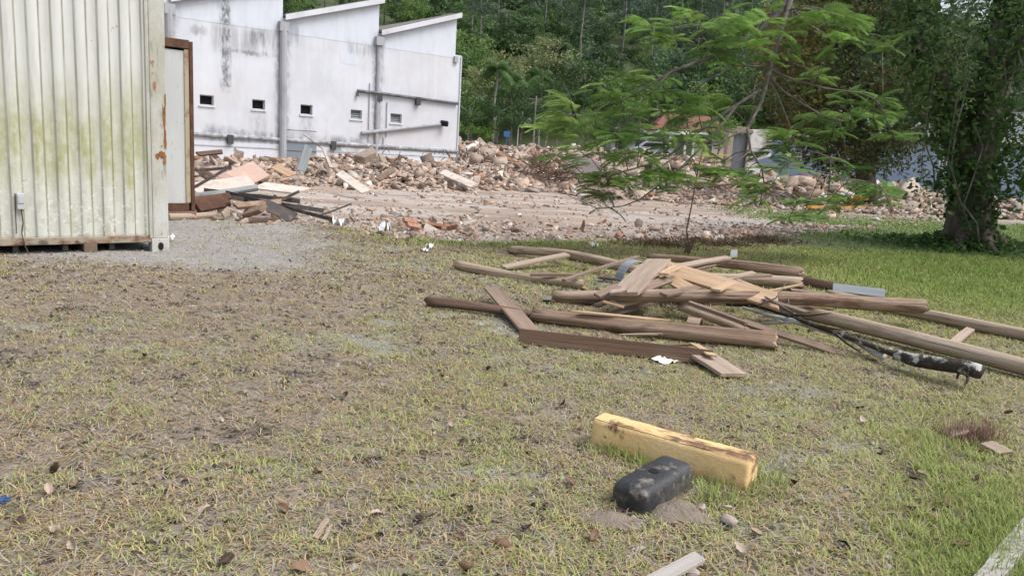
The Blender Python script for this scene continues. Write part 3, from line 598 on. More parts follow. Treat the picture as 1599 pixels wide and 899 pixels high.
    m = MB(); [m.box((a+.02, -.082, zb-.9+.45*k), (b-.02, -.077, zb-.9+.45*k+.03)) for k in range(1, 5)]; m.build('door_seam', darkMetal, dpan)
    a, za = sz(711, 90); m = MB(); m.box((a-.1, -.12, za-.25), (a+.12, -.002, za+.05)); m.build('corner_box', pipeM, root)
    m = MB(); m.tube([(-.03, -.03, 0), (-.03, -.03, zst-.05)], .04, 8); m.build('corner_pipe', wallM, root)
build_factory()

# ------------------------------------------------------------------ rubble
def chunk_mesh(name, mat, dims, seed, n=11, sharp=True):
    r = np.random.default_rng(seed); bm = bmesh.new()
    for k in range(n):
        p = r.uniform(-1, 1, 3); p = p/max(np.abs(p).max(), .2)*r.uniform(.8, 1.0) if r.random() < .75 else p
        bm.verts.new([p[i]*dims[i]*.5 for i in range(3)])
    bmesh.ops.convex_hull(bm, input=bm.verts)
    loose = [v for v in bm.verts if not v.link_faces]; bmesh.ops.delete(bm, geom=loose, context='VERTS')
    bmesh.ops.subdivide_edges(bm, edges=bm.edges, cuts=1, use_grid_fill=True)
    for v in bm.verts: v.co += Vector(r.normal(0, 1, 3))*min(dims)*.022
    me = bpy.data.meshes.new(name); bm.to_mesh(me); bm.free(); me.materials.append(mat); return me
def slab_mesh(name, mat, lx, ly, lz, seed):
    r = np.random.default_rng(seed); n = r.integers(5, 8); an = np.sort(r.uniform(0, 6.283, n))
    poly = [(math.cos(a)*lx*.5*r.uniform(.8, 1.15), math.sin(a)*ly*.5*r.uniform(.8, 1.15)) for a in (np.arange(n)+r.uniform(-.3, .3, n))/n*6.283]
    return MB().prism(poly, -lz/2, lz/2).mesh(name, mat, bevel=lz*.12, seg=1)
def brick_mesh(name, seed):
    r = np.random.default_rng(seed); m = MB()
    nx = r.integers(2, 5); nz = r.integers(1, 3)
    for i in range(nx):
        for k in range(nz):
            o = .12*(k % 2); m.box((i*.24+o, 0, k*.16), (i*.24+o+.232, .12, k*.16+.15))
    return m.mesh(name, brickM, bevel=.008, seg=1)
def board_mesh(name, mat, l, w_, t, seed):
    r = np.random.default_rng(seed); a = r.uniform(.0, .25, 4)*w_
    return MB().prism([(-l/2+a[0], -w_/2), (l/2-a[1], -w_/2), (l/2+a[2], w_/2), (-l/2-a[3], w_/2)], -t/2, t/2).mesh(name, mat, bevel=t*.1, seg=1)
KINDS = {}
KINDS['concrete_chunk'] = [chunk_mesh('concrete_chunk', concM, d, 100+i) for i, d in enumerate([(.6, .45, .26), (.5, .4, .16), (.75, .4, .2), (.4, .35, .22), (.8, .55, .15), (.6, .26, .2)])]
KINDS['plaster_fragment'] = [slab_mesh('plaster_fragment', plasterM, *d, 120+i) for i, d in enumerate([(.8, .5, .05), (.6, .45, .07), (1.0, .45, .06), (.5, .35, .04)])]
KINDS['concrete_fragment'] = [slab_mesh('concrete_fragment', concM, *d, 130+i) for i, d in enumerate([(.9, .6, .10), (.7, .5, .12), (1.1, .5, .09), (.6, .6, .08)])]
KINDS['brick_chunk'] = [brick_mesh('brick_chunk', 140+i) for i in range(3)]+[chunk_mesh('brick_chunk', brickM, d, 145+i) for i, d in enumerate([(.4, .3, .25), (.3, .22, .2)])]
KINDS['broken_board'] = [board_mesh('broken_board', woodScrap, *d, 150+i) for i, d in enumerate([(1.3, .14, .03), (1.8, .09, .05), (.9, .2, .025), (2.2, .12, .04)])]
HEAPLAB = {
    'concrete_chunk': 'lumpy broken concrete chunk on the rubble %s', 'plaster_fragment': 'thin whitish plaster slab lying on the rubble %s',
    'concrete_fragment': 'flat grey-beige concrete slab fragment on the rubble %s', 'brick_chunk': 'orange-red brick fragment on the rubble %s',
    'broken_board': 'splintered brown board sticking out of the rubble %s'}
def scatter(region, n, pick, where, group, sc=(.6, 1.2), seed=0, lift=.12):
    r = np.random.default_rng(seed); kinds = list(pick); pr = np.array([pick[k] for k in kinds]); pr = pr/pr.sum(); out = 0; tries = 0
    while out < n and tries < n*60:
        tries += 1; x, y, ok = region(r)
        if not ok: continue
        k = kinds[r.choice(len(kinds), p=pr)]; me = KINDS[k][r.integers(len(KINDS[k]))]; s = r.uniform(*sc)
        o = link(k, me); o.scale = (s, s, s); flat = k in ('plaster_fragment', 'concrete_fragment', 'broken_board')
        o.rotation_euler = (r.normal(0, .38), r.normal(0, .38), r.uniform(0, 6.28)) if flat else tuple(r.uniform(0, 6.28, 3)) if k == 'concrete_chunk' else (r.normal(0, .5), r.normal(0, .5), r.uniform(0, 6.28))
        o.location = (x, y, gz(x, y)+float(heap(x, y))+lift*s*r.uniform(.1, 1.0)); tag(o, HEAPLAB[k] % where, {'concrete_chunk': 'rubble', 'plaster_fragment': 'slab', 'concrete_fragment': 'slab', 'brick_chunk': 'brick', 'broken_board': 'board'}[k], group); out += 1
def inheap(r):
    s = r.uniform(-15.5, .8); t = r.uniform(2.0, 13.6); x = WC[0]+WD[0]*s-WN[0]*t; y = WC[1]+WD[1]*s-WN[1]*t
    return x, y, heap(x, y) > .12 and r.random() < .35+.065*t
scatter(inheap, 190, {'concrete_chunk': 5, 'plaster_fragment': 2.6, 'concrete_fragment': 5, 'brick_chunk': 1.6, 'broken_board': 1.3}, 'heap below the white factory wall', 'rubble of the heap below the factory', (.36, 1.0), 3, .15)
def inright(r):
    x = r.uniform(2, 24); y = 27+.12*x+r.normal(0, 1.4); return x, y, float(heap(x, y)) > .05
scatter(inright, 60, {'concrete_chunk': 5, 'plaster_fragment': 2, 'concrete_fragment': 2, 'brick_chunk': 2, 'broken_board': 1.6}, 'bank beyond the dirt yard', 'rubble of the low bank', (.35, .8), 4)
def inedge(r):
    x = r.uniform(-3.5, 6.5); y = float(edge(x))+.2+abs(r.normal(0, 1.5)); return x, y, y < 17
scatter(inedge, 48, {'concrete_chunk': 5, 'plaster_fragment': 2.5, 'brick_chunk': 2}, 'strip along the lawn edge', 'rubble strewn along the lawn edge', (.22, .5), 5, .05)
def rubble_small():
    # the heap body and the thousands of small pieces nobody could count
    Vs, Qs, Cs, b = [], [], [], 0
    X, Y = np.meshgrid(np.linspace(-24, 30, 430), np.linspace(14, 44, 260)); Hh = heap(X, Y)
    Z = H(X, Y)+Hh*(.92)+.16*(fbm(X*2.2, Y*2.2, 201)-.5)*sst(0, .3, Hh)-.05+.05*sst(0, .1, Hh)
    nx = X.shape[1]; idx = np.arange(X.size).reshape(X.shape); q = np.stack([idx[:-1, :-1], idx[:-1, 1:], idx[1:, 1:], idx[1:, :-1]], -1).reshape(-1, 4)
    hm = Hh.ravel(); keep = (hm[q].max(1) > .02); q = q[keep]
    col = (np.array([.42, .325, .26])*(1-sst(.4, .7, fbm(X*.7, Y*.7, 203)).ravel()[:, None])+np.array([.30, .225, .18])*sst(.4, .7, fbm(X*.7, Y*.7, 203)).ravel()[:, None])
    Vs.append(np.stack([X.ravel(), Y.ravel(), Z.ravel()], 1)); Qs.append(q); Cs.append(col); b = X.size
    cube = np.array([(-1,-1,-1),(1,-1,-1),(1,1,-1),(-1,1,-1),(-1,-1,1),(1,-1,1),(1,1,1),(-1,1,1)], float)*.5
    fq = np.array([(0,3,2,1),(4,5,6,7),(0,1,5,4),(1,2,6,5),(2,3,7,6),(3,0,4,7)])
    r = np.random.default_rng(77); pos = []; size = []
    n = 34000; x = r.uniform(-22, 6, n); y = r.uniform(16, 42, n); s, t = wall_st(x, y); k = (heap(x, y) > .05) & (t > 1) & (r.random(n) < np.where(s > -.5, .2, .6)); pos.append(np.stack([x[k], y[k]], 1)); size.append(r.gamma(2, .045, k.sum())+.04)
    n = 11000; x = r.uniform(0, 30, n); y = 27+.12*x+r.normal(0, 1.7, n); k = heap(x, y) > .02; pos.append(np.stack([x[k], y[k]], 1)); size.append(r.gamma(2, .036, k.sum())+.03)
    n = 5200; x = r.uniform(-6, 9, n); y = edge(x)+np.abs(r.normal(0, 1.9, n))-.3; k = r.random(n) < .25+.9*sst(.42, .6, fbm(x*.7, y*.7, 207)); pos.append(np.stack([x[k], y[k]], 1)); size.append(r.gamma(2, .016, k.sum())+.012)
    n = 9000; x = r.uniform(-12, 14, n); y = edge(x)+r.uniform(0, 13, n); k = r.random(n) < .12+sst(.5, .62, fbm(x*.5, y*1.2, 209)); pos.append(np.stack([x[k], y[k]], 1)); size.append(r.gamma(2, .02, k.sum())+.015)
    n = 16000; y = r.uniform(33, 80, n); x = r.uniform(-.12, .75, n)*y; s, t = wall_st(x, y); k = (s > .6) | (t > 0); k &= r.random(n) < .3+.8*sst(.4, .6, fbm(x*.25, y*.25, 211)); pos.append(np.stack([x[k], y[k]], 1)); size.append(r.gamma(2, .10, k.sum())+.07)
    P = np.vstack(pos); sz = np.concatenate(size); m = len(P)
    dims = sz[:, None]*np.stack([r.uniform(.8, 2.3, m), r.uniform(.5, 1.3, m), r.uniform(.12, .55, m)], 1)
    loc = cube[None]*dims[:, None]*r.uniform(.65, 1.1, (m, 8, 3))
    a, e1, e2 = r.uniform(0, 6.28, m), r.normal(0, .5, m), r.normal(0, .5, m)
    def rot(v, ang, i, j):
        c, s_ = np.cos(ang)[:, None], np.sin(ang)[:, None]; o = v.copy(); o[..., i] = v[..., i]*c-v[..., j]*s_; o[..., j] = v[..., i]*s_+v[..., j]*c; return o
    loc = rot(rot(rot(loc, e1, 1, 2), e2, 0, 2), a, 0, 1)
    z = H(P[:, 0], P[:, 1])+heap(P[:, 0], P[:, 1])+dims[:, 2]*.25
    V = loc+np.stack([P[:, 0], P[:, 1], z], 1)[:, None]
    pal = np.array([(.46, .36, .29), (.55, .46, .385), (.39, .295, .235), (.68, .63, .58), (.40, .225, .15), (.27, .205, .165), (.58, .42, .32), (.38, .335, .30)])
    c = pal[r.choice(8, m, p=[.22, .14, .20, .09, .10, .12, .10, .03])]*r.uniform(.6, 1.02, (m, 1))
    Vs.append(V.reshape(-1, 3)); Qs.append((fq[None]+(np.arange(m)*8)[:, None, None]).reshape(-1, 4)+b); Cs.append(np.repeat(c, 8, 0))
    o = link('rubble', np_mesh('rubble', np.vstack(Vs), np.vstack(Qs), rubbleStuff, np.vstack(Cs)))
    tag(o, 'countless small pieces of beige and orange demolition rubble over the yard', 'rubble', kind='stuff')
rubble_small()

# ------------------------------------------------------------------ bars, boards and logs
def orient(o, p0, p1, roll=0.0):
    p0, p1 = Vector(p0), Vector(p1); d = (p1-p0); x = d.normalized(); up = Vector((0, 0, 1)); y = up.cross(x)
    y = y.normalized() if y.length > 1e-4 else Vector((0, 1, 0)); z = x.cross(y)
    Mx = Matrix((x, y, z)).transposed().to_4x4() @ Matrix.Rotation(roll, 4, 'X'); Mx.translation = p0; o.matrix_world = Mx
def log_mesh(name, L, r0, r1, mat, seed, bend=.012, split=False, rough=.05):
    r = np.random.default_rng(seed); n = 16; nr = max(12, int(L*9)); V = []; xs = np.linspace(0, L, nr)
    ph = r.uniform(0, 6.28, 6); by, bz = r.normal(0, bend*1.5*L, 2)
    for i, x in enumerate(xs):
        f = x/L; R_ = r0+(r1-r0)*f; cy = by*math.sin(math.pi*f); cz = bz*.4*math.sin(math.pi*f)
        for k in range(n):
            a = 6.283*k/n; q = 1.02-.12*abs(math.sin(x*1.9+ph[3]))*rough*6*.5+rough*math.sin(2*a+ph[0]+1.5*f)+rough*.7*math.sin(3*a+ph[1]+x*2.1)+rough*.6*math.sin(5*x+ph[2]+a)+r.normal(0, rough*.35)
            if split: q *= 1-.38*math.exp(-((a-2.2-.3*math.sin(x*1.3))/.28)**2)
            xx = x + (r.normal(0, .018) if i in (0, nr-1) else 0)
            V.append((xx, cy+math.cos(a)*R_*q, cz+math.sin(a)*R_*q))
    F = [(i*n+k, i*n+(k+1) % n, (i+1)*n+(k+1) % n, (i+1)*n+k) for i in range(nr-1) for k in range(n)]; mi = [0]*len(F)
    c0 = len(V); V.append((.004, 0, 0)); c1 = len(V); V.append((L-.004, 0, 0))
    F += [(c0, (k+1) % n, k) for k in range(n)]+[(c1, (nr-1)*n+k, (nr-1)*n+(k+1) % n) for k in range(n)]; mi += [1]*(2*n)
    me = bpy.data.meshes.new(name); me.from_pydata(V, [], F); me.materials.append(mat); me.materials.append(endM)
    me.polygons.foreach_set('material_index', mi); me.polygons.foreach_set('use_smooth', [m == 0 for m in mi]); me.update(); return me
_sd = [500]
PILE = 'logs and planks of the timber pile on the lawn'
def log(p0, p1, r0, r1, mat, label, name='log', split=False, group=PILE, cat='log', rough=.075, bend=.012):
    r0 *= .9; r1 *= .9
    """p = (px, py, height of the axis above the lawn)"""
    _sd[0] += 1
    a = at(p0[0], p0[1], p0[2]); b = at(p1[0], p1[1], p1[2]); a[2] += gz(a[0], a[1]); b[2] += gz(b[0], b[1])
    o = link(name, log_mesh(name, float(np.linalg.norm(b-a)), r0, r1, mat, _sd[0], bend, split, rough)); orient(o, a, b, random.uniform(0, 6.28) if not split else 0); return tag(o, label, cat, group)
def plank(p0, p1, w_, t, mat, label, roll=0, name='plank', group=PILE, cat='plank', cut=(0, 0)):
    _sd[0] += 1; r = np.random.default_rng(_sd[0])
    a = at(p0[0], p0[1], p0[2]); b = at(p1[0], p1[1], p1[2]); a[2] += gz(a[0], a[1]); b[2] += gz(b[0], b[1]); L = float(np.linalg.norm(b-a))
    c0, c1 = cut; n = max(4, int(L*4)); xs = np.linspace(0, L, n); V = []
    for x in xs:
        f = x/L; sx = (1-f)*c0; ex = f*c1; wb = r.normal(0, .0015); tw = .03*math.sin(3*f+_sd[0])
        for (yy, zz) in ((-w_/2, -t/2), (w_/2, -t/2), (w_/2, t/2), (-w_/2, t/2)):
            V.append((x+(sx+ex)*yy/w_*2*.5, yy+wb, zz+yy*tw+.01*L*math.sin(f*3.14)*.3))
    F = [(i*4+k, i*4+(k+1) % 4, i*4+4+(k+1) % 4, i*4+4+k) for i in range(n-1) for k in range(4)]+[(3, 2, 1, 0), ((n-1)*4, (n-1)*4+1, (n-1)*4+2, (n-1)*4+3)]
    me = bpy.data.meshes.new(name); me.from_pydata(V, [], F); me.materials.append(mat)
    bm = bmesh.new(); bm.from_mesh(me); bmesh.ops.recalc_face_normals(bm, faces=bm.faces); bmesh.ops.bevel(bm, geom=[e for e in bm.edges if e.calc_length() > .0 and len(e.link_faces) == 2 and e.calc_face_angle(0) > .5], offset=min(t*.12, .004), segments=1, affect='EDGES'); bm.to_mesh(me); bm.free()
    o = link(name, me); orient(o, a, b, roll); return tag(o, label, cat, group)
# ground logs first
log((712, 414, .06), (914, 446, .06), .062, .052, logTan, 'weathered tan log at the upper left of the pile with a sawn end')
log((797, 390, .065), (1042, 438, .10), .055, .06, logTan, 'tan log with a grey plank leaning over its far left end')
log((894, 400, .06), (1010, 424, .06), .065, .045, logDark, 'dark split-bark log at the far left back of the pile', split=True)
log((1012, 400, .09), (1252, 429, .11), .04, .075, logBrown, 'brown log at the very back of the pile, thicker at its right end')
log((985, 431, .16), (1250, 440, .17), .05, .055, logTan, 'pale log with a ragged right end in the middle of the pile')
log((1050, 415, .05), (1255, 452, .06), .05, .05, logDark, 'dark log buried under the middle of the pile')
log((1245, 437, .07), (1374, 462, .06), .06, .05, logDark, 'dark log with the grey painted plank on its right end')
log((862, 460, .17), (1441, 478, .20), .060, .070, logBrown, 'longest brown log lying across the front of the pile', rough=.06)
log((832, 490, .065), (1212, 530, .075), .065, .072, logBrown, 'split reddish brown log in front of the pile with torn bark', split=True, rough=.07)
log((668, 470, .05), (842, 492, .05), .046, .04, logDark, 'thin dark log under the leaning plank at the far left of the pile')
log((1062, 476, .12), (1162, 508, .06), .05, .065, logTan, 'short broken grey-tan log between the two front logs', split=True)
log((1200, 474, .09), (1690, 595, .07), .066, .07, logTan, 'long smooth tan pole running out of the pile to the lower right', name='pole', cat='pole', rough=.025, bend=.006)
log((1295, 459, .09), (1660, 532, .065), .058, .062, logTan, 'long smooth tan pole behind, running out to the right edge', name='pole', cat='pole', rough=.025, bend=.006)
log((1000, 462, .06), (1230, 470, .07), .05, .05, logTan, 'pale log under the fresh pine boards')
# planks
plank((768, 449, .125), (828, 515, .03), .15, .025, plankBrown, 'flat brown board resting on the thin dark log, left arm of the bent frame')
plank((811, 522, .055), (1113, 555, .055), .105, .028, M('dark_brown_plank', (.16, .10, .068), [((.09, .055, .04), 4, .42, .68, .8, (.15, 4, 4)), ((.24, .165, .115), 3, .5, .7, .6, (.2, 3, 3))], rough=.8, bump=(12, .4, (.1, 4, 4))), 'long brown board standing on its edge in front of the pile', roll=R(76))  # its own material, a darker brown than the pile's other boards
plank((1092, 548, .055), (1146, 583, .03), .19, .028, plankGrey, 'short weathered board at the right end of the edge-standing board', cut=(.05, 0))
plank((1085, 533, .07), (1112, 552, .09), .06, .012, plankFresh, 'fresh splintered chip where the front boards broke', name='splinter', cat='splinter', cut=(.08, .05))
plank((1029, 407, .34), (974, 457, .27), .24, .035, plankGrey, 'wide weathered grey board lying on top of the pile', roll=R(6))
plank((1034, 417, .30), (1215, 470, .24), .21, .03, plankFresh, 'long fresh orange pine board sloping down the top of the pile', roll=R(24), cut=(0, -.2))
plank((1022, 421, .27), (1074, 451, .22), .13, .025, plankFresh, 'short fresh pine board left of the long pine board', roll=R(22), cut=(.05, -.06))
plank((1053, 418, .33), (1137, 402, .28), .08, .03, plankGrey, 'narrow board at the back of the pile pointing up right', roll=R(12))
plank((1062, 423, .27), (1112, 411, .26), .10, .03, plankBrown, 'brown board just under the narrow back board', roll=R(25))
plank((880, 439, .12), (995, 401, .26), .05, .03, plankBrown, 'thin brown batten leaning across the two tan logs')
plank((828, 431, .09), (900, 431, .13), .05, .03, plankBrown, 'short dark batten behind the upper left tan log')
plank((786, 419, .05), (886, 398, .16), .095, .03, plankGrey, 'grey plank leaning over the far left tan log', roll=R(8))
plank((1114, 436, .27), (1203, 430, .27), .05, .03, plankBrown, 'dark batten on top of the pale ragged log')
plank((1120, 440, .25), (1177, 426, .30), .06, .03, plankGrey, 'short pale batten crossing the ragged log', roll=R(15))
plank((1150, 437, .27), (1186, 450, .22), .05, .028, plankGrey, 'grey batten stub sloping off the ragged log')
plank((932, 459, .24), (966, 446, .29), .07, .025, plankBrown, 'short batten left of the wide grey board', roll=R(15))
plank((994, 455, .24), (1044, 437, .30), .09, .025, plankBrown, 'brown board right of the wide grey board', roll=R(25))
plank((1036, 459, .25), (1090, 448, .26), .08, .025, plankBrown, 'short board lying behind the longest log', roll=R(10))
plank((958, 489, .04), (1016, 473, .09), .09, .02, plankBrown, 'reddish board end poking out under the longest log', cut=(.05, 0))
plank((900, 485, .14), (1028, 496, .14), .045, .015, plankFresh, 'long pale splinter lying on the split brown log', name='splinter', cat='splinter', cut=(.1, .2))
plank((1076, 470, .20), (1166, 501, .15), .045, .03, plankBrown, 'narrow batten along the short broken log')
plank((1160, 498, .14), (1306, 549, .02), .06, .025, plankBrown, 'thin brown batten with its tip in the grass at the lower right', roll=R(30))
plank((1118, 450, .31), (1144, 440, .32), .09, .022, plankFresh, 'small wooden cleat nailed across the long pine board', name='cleat', cat='cleat')
plank((1036, 428, .36), (1057, 417, .36), .09, .022, plankFresh, 'small wooden cleat at the upper end of the pine boards', name='cleat', cat='cleat')
plank((1300, 450, .11), (1381, 460, .10), .10, .03, plankSlate, 'blue-grey painted plank on the right back of the pile', roll=R(50))
plank((1190, 462, .13), (1238, 474, .10), .09, .03, plankBrown, 'brown board end wedged under the longest log', roll=R(-15))
plank((848, 467, .03), (935, 473, .03), .10, .02, plankSlate, 'pale grey strip in the grass under the left end of the longest log', roll=R(-20))
plank((1488, 534, .05), (1515, 513, .06), .07, .03, plankGrey, 'short board bridging the two long tan poles', roll=R(10))
plank((936, 432, .05), (1010, 441, .06), .07, .03, plankBrown, 'dark batten low in the middle of the pile', roll=R(20))
rq = random.Random(77)
for i in range(16):
    px = rq.uniform(905, 1235); py = rq.uniform(418, 492); l = rq.uniform(20, 75); an = rq.choice((-.35, .25, .3, -.2, .12)); h = rq.uniform(.08, .27) if 430 < py < 480 else .03
    plank((px, py, h), (px+l, py+l*an, h+rq.uniform(-.05, .06)), rq.uniform(.02, .045), rq.uniform(.012, .025), rq.choice((plankGrey, plankBrown, plankBrown, plankFresh)), 'thin splintered lath lying loose in the timber pile', roll=rq.uniform(-.5, .5), name='lath', cat='lath', cut=(rq.uniform(-.06, .06), rq.uniform(-.06, .06)))
# bark wrap and the curved roof tile
def curl(name, px, py, h, L, rad, a0, a1, t, mat, label, cat, rz, rx=0):
    m = MB(); n = 14; a = np.linspace(a0, a1, n); vs = []
    for q in a:
        for rr in (rad, rad-t):
            for x in (-L/2, L/2): vs.append((x, math.cos(q)*rr, math.sin(q)*rr))
    fs = []
    for i in range(n-1):
        b = i*4; c = b+4; fs += [(b, b+1, c+1, c), (b+2, c+2, c+3, b+3), (b, c, c+2, b+2), (b+1, b+3, c+3, c+1)]
    fs += [(0, 2, 3, 1), ((n-1)*4, (n-1)*4+1, (n-1)*4+3, (n-1)*4+2)]
    m.add(vs, fs); o = m.build(name, mat, smooth=False); p = at(px, py, h); o.location = p; o.rotation_euler = (rx, 0, rz); tag(o, label, cat, PILE)
curl('bent_sheet', 990, 436, .17, .12, .19, R(20), R(165), .012, plankSlate, 'blue-grey curved sheet standing in the pile left of the grey board', 'sheet', R(-60), R(15))
curl('bark_strip', 1084, 512, .075, .10, .085, R(-20), R(215), .006, logBrown, 'curled strip of bark around the split front log', 'bark', R(-25))
for i, (px, py, l, a, lab) in enumerate(((1190, 528, .2, 1.3, 'torn splinter at the right end of the split front log'), (1000, 522, .35, -.3, 'sliver of bark lying below the split front log'), (1066, 538, .25, -.2, 'pale sliver on the grass right of the split front log'))):
    p = at(px, py, .02); o = MB().prism([(-l/2, -.01), (l*.3, -.022), (l/2, 0), (l*.2, .02), (-l*.4, .016)], -.006, .006).build('bark_sliver', plankFresh if i == 0 else logBrown); o.location = p; o.rotation_euler = (.1, -.15 if i else .5, a); tag(o, lab, 'bark', PILE)
# lichen covered branches
lich = M('lichen_bark', (.045, .038, .032), [((.55, .57, .55), 5.5, .52, .58, .95, (1.2, 1, 1)), ((.11, .09, .07), 12, .5, .7, .6)], rough=.95, bump=(18, .9))
def pts_of(L_): 
    out = []
    for px, py, h in L_:
        p = at(px, py, h); p[2] += gz(p[0], p[1]); out.append(Vector(p))
    return out
m = MB(); m.tube(pts_of([(1400, 553, .09), (1430, 560, .10), (1470, 566, .12), (1500, 571, .13), (1529, 578, .14)]), [.04, .047, .05, .052, .05], 10, jit=.12); m.tube(pts_of([(1505, 572, .10), (1512, 590, .03), (1508, 602, 0)]), [.016, .012, .006], 6, jit=.2); m.tube(pts_of([(1500, 572, .10), (1494, 590, .02)]), [.012, .006], 6, jit=.2)
tag(m.build('fallen_branch', lich, smooth=True), 'stubby black branch with white lichen at the lower right of the pile', 'branch', PILE)
pale = M('pale_grey_branch', (.44, .43, .41), [((.22, .20, .17), 5, .5, .65, .8)], rough=.9, bump=(18, .5))
m = MB(); m.tube(pts_of([(1160, 478, .16), (1200, 490, .14), (1242, 500, .14), (1290, 515, .12), (1335, 531, .09), (1365, 548, .06), (1378, 555, .05)]), [.013, .016, .02, .022, .025, .03, .03], 8, jit=.12)
m.tube(pts_of([(1242, 500, .14), (1215, 502, .1), (1186, 504, .05)]), [.018, .014, .009], 7, jit=.1); m.tube(pts_of([(1222, 501, .12), (1206, 494, .12), (1190, 492, .1)]), [.01, .008, .005], 6)
tag(m.build('fallen_branch', pale, smooth=True), 'pale grey forked branch lying right of the short broken log', 'branch', PILE)
m = MB(); m.tube(pts_of([(1135, 475, .10), (1180, 476, .17), (1222, 488, .16), (1270, 505, .16), (1330, 528, .13), (1380, 545, .1), (1408, 555, .09)]), [.012, .016, .017, .019, .021, .023, .024], 8, jit=.14)
for a, b in (((1270, 505, .16), (1330, 515, .2)), ((1300, 516, .15), (1345, 550, .02)), ((1225, 490, .16), (1300, 488, .3))): m.tube(pts_of([a, ((a[0]+b[0])/2, (a[1]+b[1])/2+2, (a[2]+b[2])/2+.02), b]), [.014, .009, .004], 6)
tag(m.build('fallen_branch', M('dark_lichen_bark', (.05, .042, .035), [((.38, .39, .37), 9, .58, .64, .8), ((.13, .10, .08), 14, .5, .7, .6)], rough=.95, bump=(18, .9)), smooth=True), 'long dark lichen-spotted branch beside the long tan pole', 'branch', PILE)
m = MB(); m.tube(pts_of([(1195, 462, .27), (1215, 471, .3), (1235, 484, .26), (1250, 494, .15)]), [.008, .01, .009, .007], 6); m.tube(pts_of([(1185, 474, .22), (1212, 462, .34), (1228, 440, .42)]), [.007, .006, .003], 6); m.tube(pts_of([(1232, 481, .24), (1231, 462, .33)]), [.008, .005], 6)
tag(m.build('twig', greyBark, smooth=True), 'thin grey twig sticking up over the longest log', 'twig', PILE)

# ------------------------------------------------------------------ yellow wheel stop, black block
def bar_prof(prof, L, mat, name, bev, seg=3, nx=14, jit=.0, seed=1):
    r = np.random.default_rng(seed); n = len(prof); V = []; xs = np.linspace(-L/2, L/2, nx)
    for x in xs:
        for (y, z) in prof: V.append((x, y+r.normal(0, jit), z+r.normal(0, jit)))
    F = [(i*n+k, (i+1)*n+k, (i+1)*n+(k+1) % n, i*n+(k+1) % n) for i in range(nx-1) for k in range(n)]+[tuple(range(n)), tuple(reversed(range((nx-1)*n, nx*n)))]
    m = MB(); m.add(V, F); me = m.mesh(name, mat); bm = bmesh.new(); bm.from_mesh(me)
    bmesh.ops.bevel(bm, geom=[e for e in bm.edges if len(e.link_faces) == 2 and e.calc_face_angle(0) > .45], offset=bev, segments=seg, affect='EDGES', profile=.5)
    bm.to_mesh(me); bm.free(); me.polygons.foreach_set('use_smooth', [True]*len(me.polygons)); return link(name, me)
def yellow_paint():
    return M('worn_yellow_paint', (.72, .50, .235), [((.76, .58, .33), 5, .45, .68, .7), ((.62, .41, .20), 9, .55, .7, .6), ((.16, .085, .045), 7, .62, .69, .9, (1.6, 1, .8)), ((.10, .06, .04), 30, .66, .72, .8), ((.60, .50, .36), 14, .66, .74, .6)], rough=.75, bump=(45, .35))
a = at(935, 698, 0); b = at(1182, 772, 0); yv = b-a; ln = float(np.linalg.norm(yv)); yang = math.atan2(yv[1], yv[0])
root = bar_prof([(-.085, -.03), (.085, -.03), (.068, .132), (.046, .146), (-.046, .146), (-.068, .132)], ln, yellow_paint(), 'wheel_stop', .014, 3, 16, .0012, 4)
mid = (a+b)/2; root.location = (mid[0]-.065*math.sin(yang)*-1*0+0, mid[1]+.08, gz(mid[0], mid[1])-.005); root.rotation_euler = (0, 0, yang); tag(root, 'worn yellow concrete wheel stop lying in the grass', 'wheel stop')
YS = root
e = Ext(root.data.materials[0]); e.mix(e.mul(e.mapr(e.z, .128, .146), e.mapr(e.noise(3.2, (1, 5, 1)), .44, .58), e.mapr(e.noise(24), .3, .55, .45, 1)), (.15, .085, .05))
e.mix(e.mul(e.mapr(e.z, .06, .0), e.mapr(e.noise(8), .35, .6, .2, .8)), (.34, .25, .14)); e.mix(e.mul(e.mapr(e.x, ln*.38, ln*.46), e.mapr(e.noise(11), .46, .56), .85), (.13, .075, .045))
def block_mat(): return M('black_rubber', (.022, .023, .026), [((.07, .07, .075), 4, .45, .7, .7), ((.20, .17, .13), 9, .64, .72, .6), ((.33, .30, .25), 24, .70, .76, .6)], rough=.5, spec=.5, bump=(30, .3))
a = at(995, 812, 0); b = at(1075, 764, 0); bv = b-a; ln = float(np.linalg.norm(bv))*1.0; bang = math.atan2(bv[1], bv[0])
blk = bar_prof([(-.095, -.05), (.095, -.05), (.080, .122), (-.080, .122)], ln*.98, block_mat(), 'rubber_block', .036, 4, 6, .001, 9)
mid = (a+b)/2; blk.location = (mid[0]-.03, mid[1]+.085, gz(mid[0], mid[1])-.012); blk.rotation_euler = (R(0), R(-2), bang); tag(blk, 'black rubber parking block with rounded edges beside the yellow wheel stop', 'block')
h = MB(); h.tube([(-.01, .0, .121), (-.01, 0, .125)], .022, 12); h.build('bolt_hole', blackHole, blk)
e = Ext(blk.data.materials[0]); e.mix(e.mul(e.mapr(e.noise(9), .50, .62), e.mapr(e.z, .05, .12, .25, 1), e.mapr(e.noise(40), .35, .6, .3, 1)), (.25, .22, .17)); e.mix(e.mul(e.mapr(e.z, .05, -.01), .7), (.22, .18, .14))
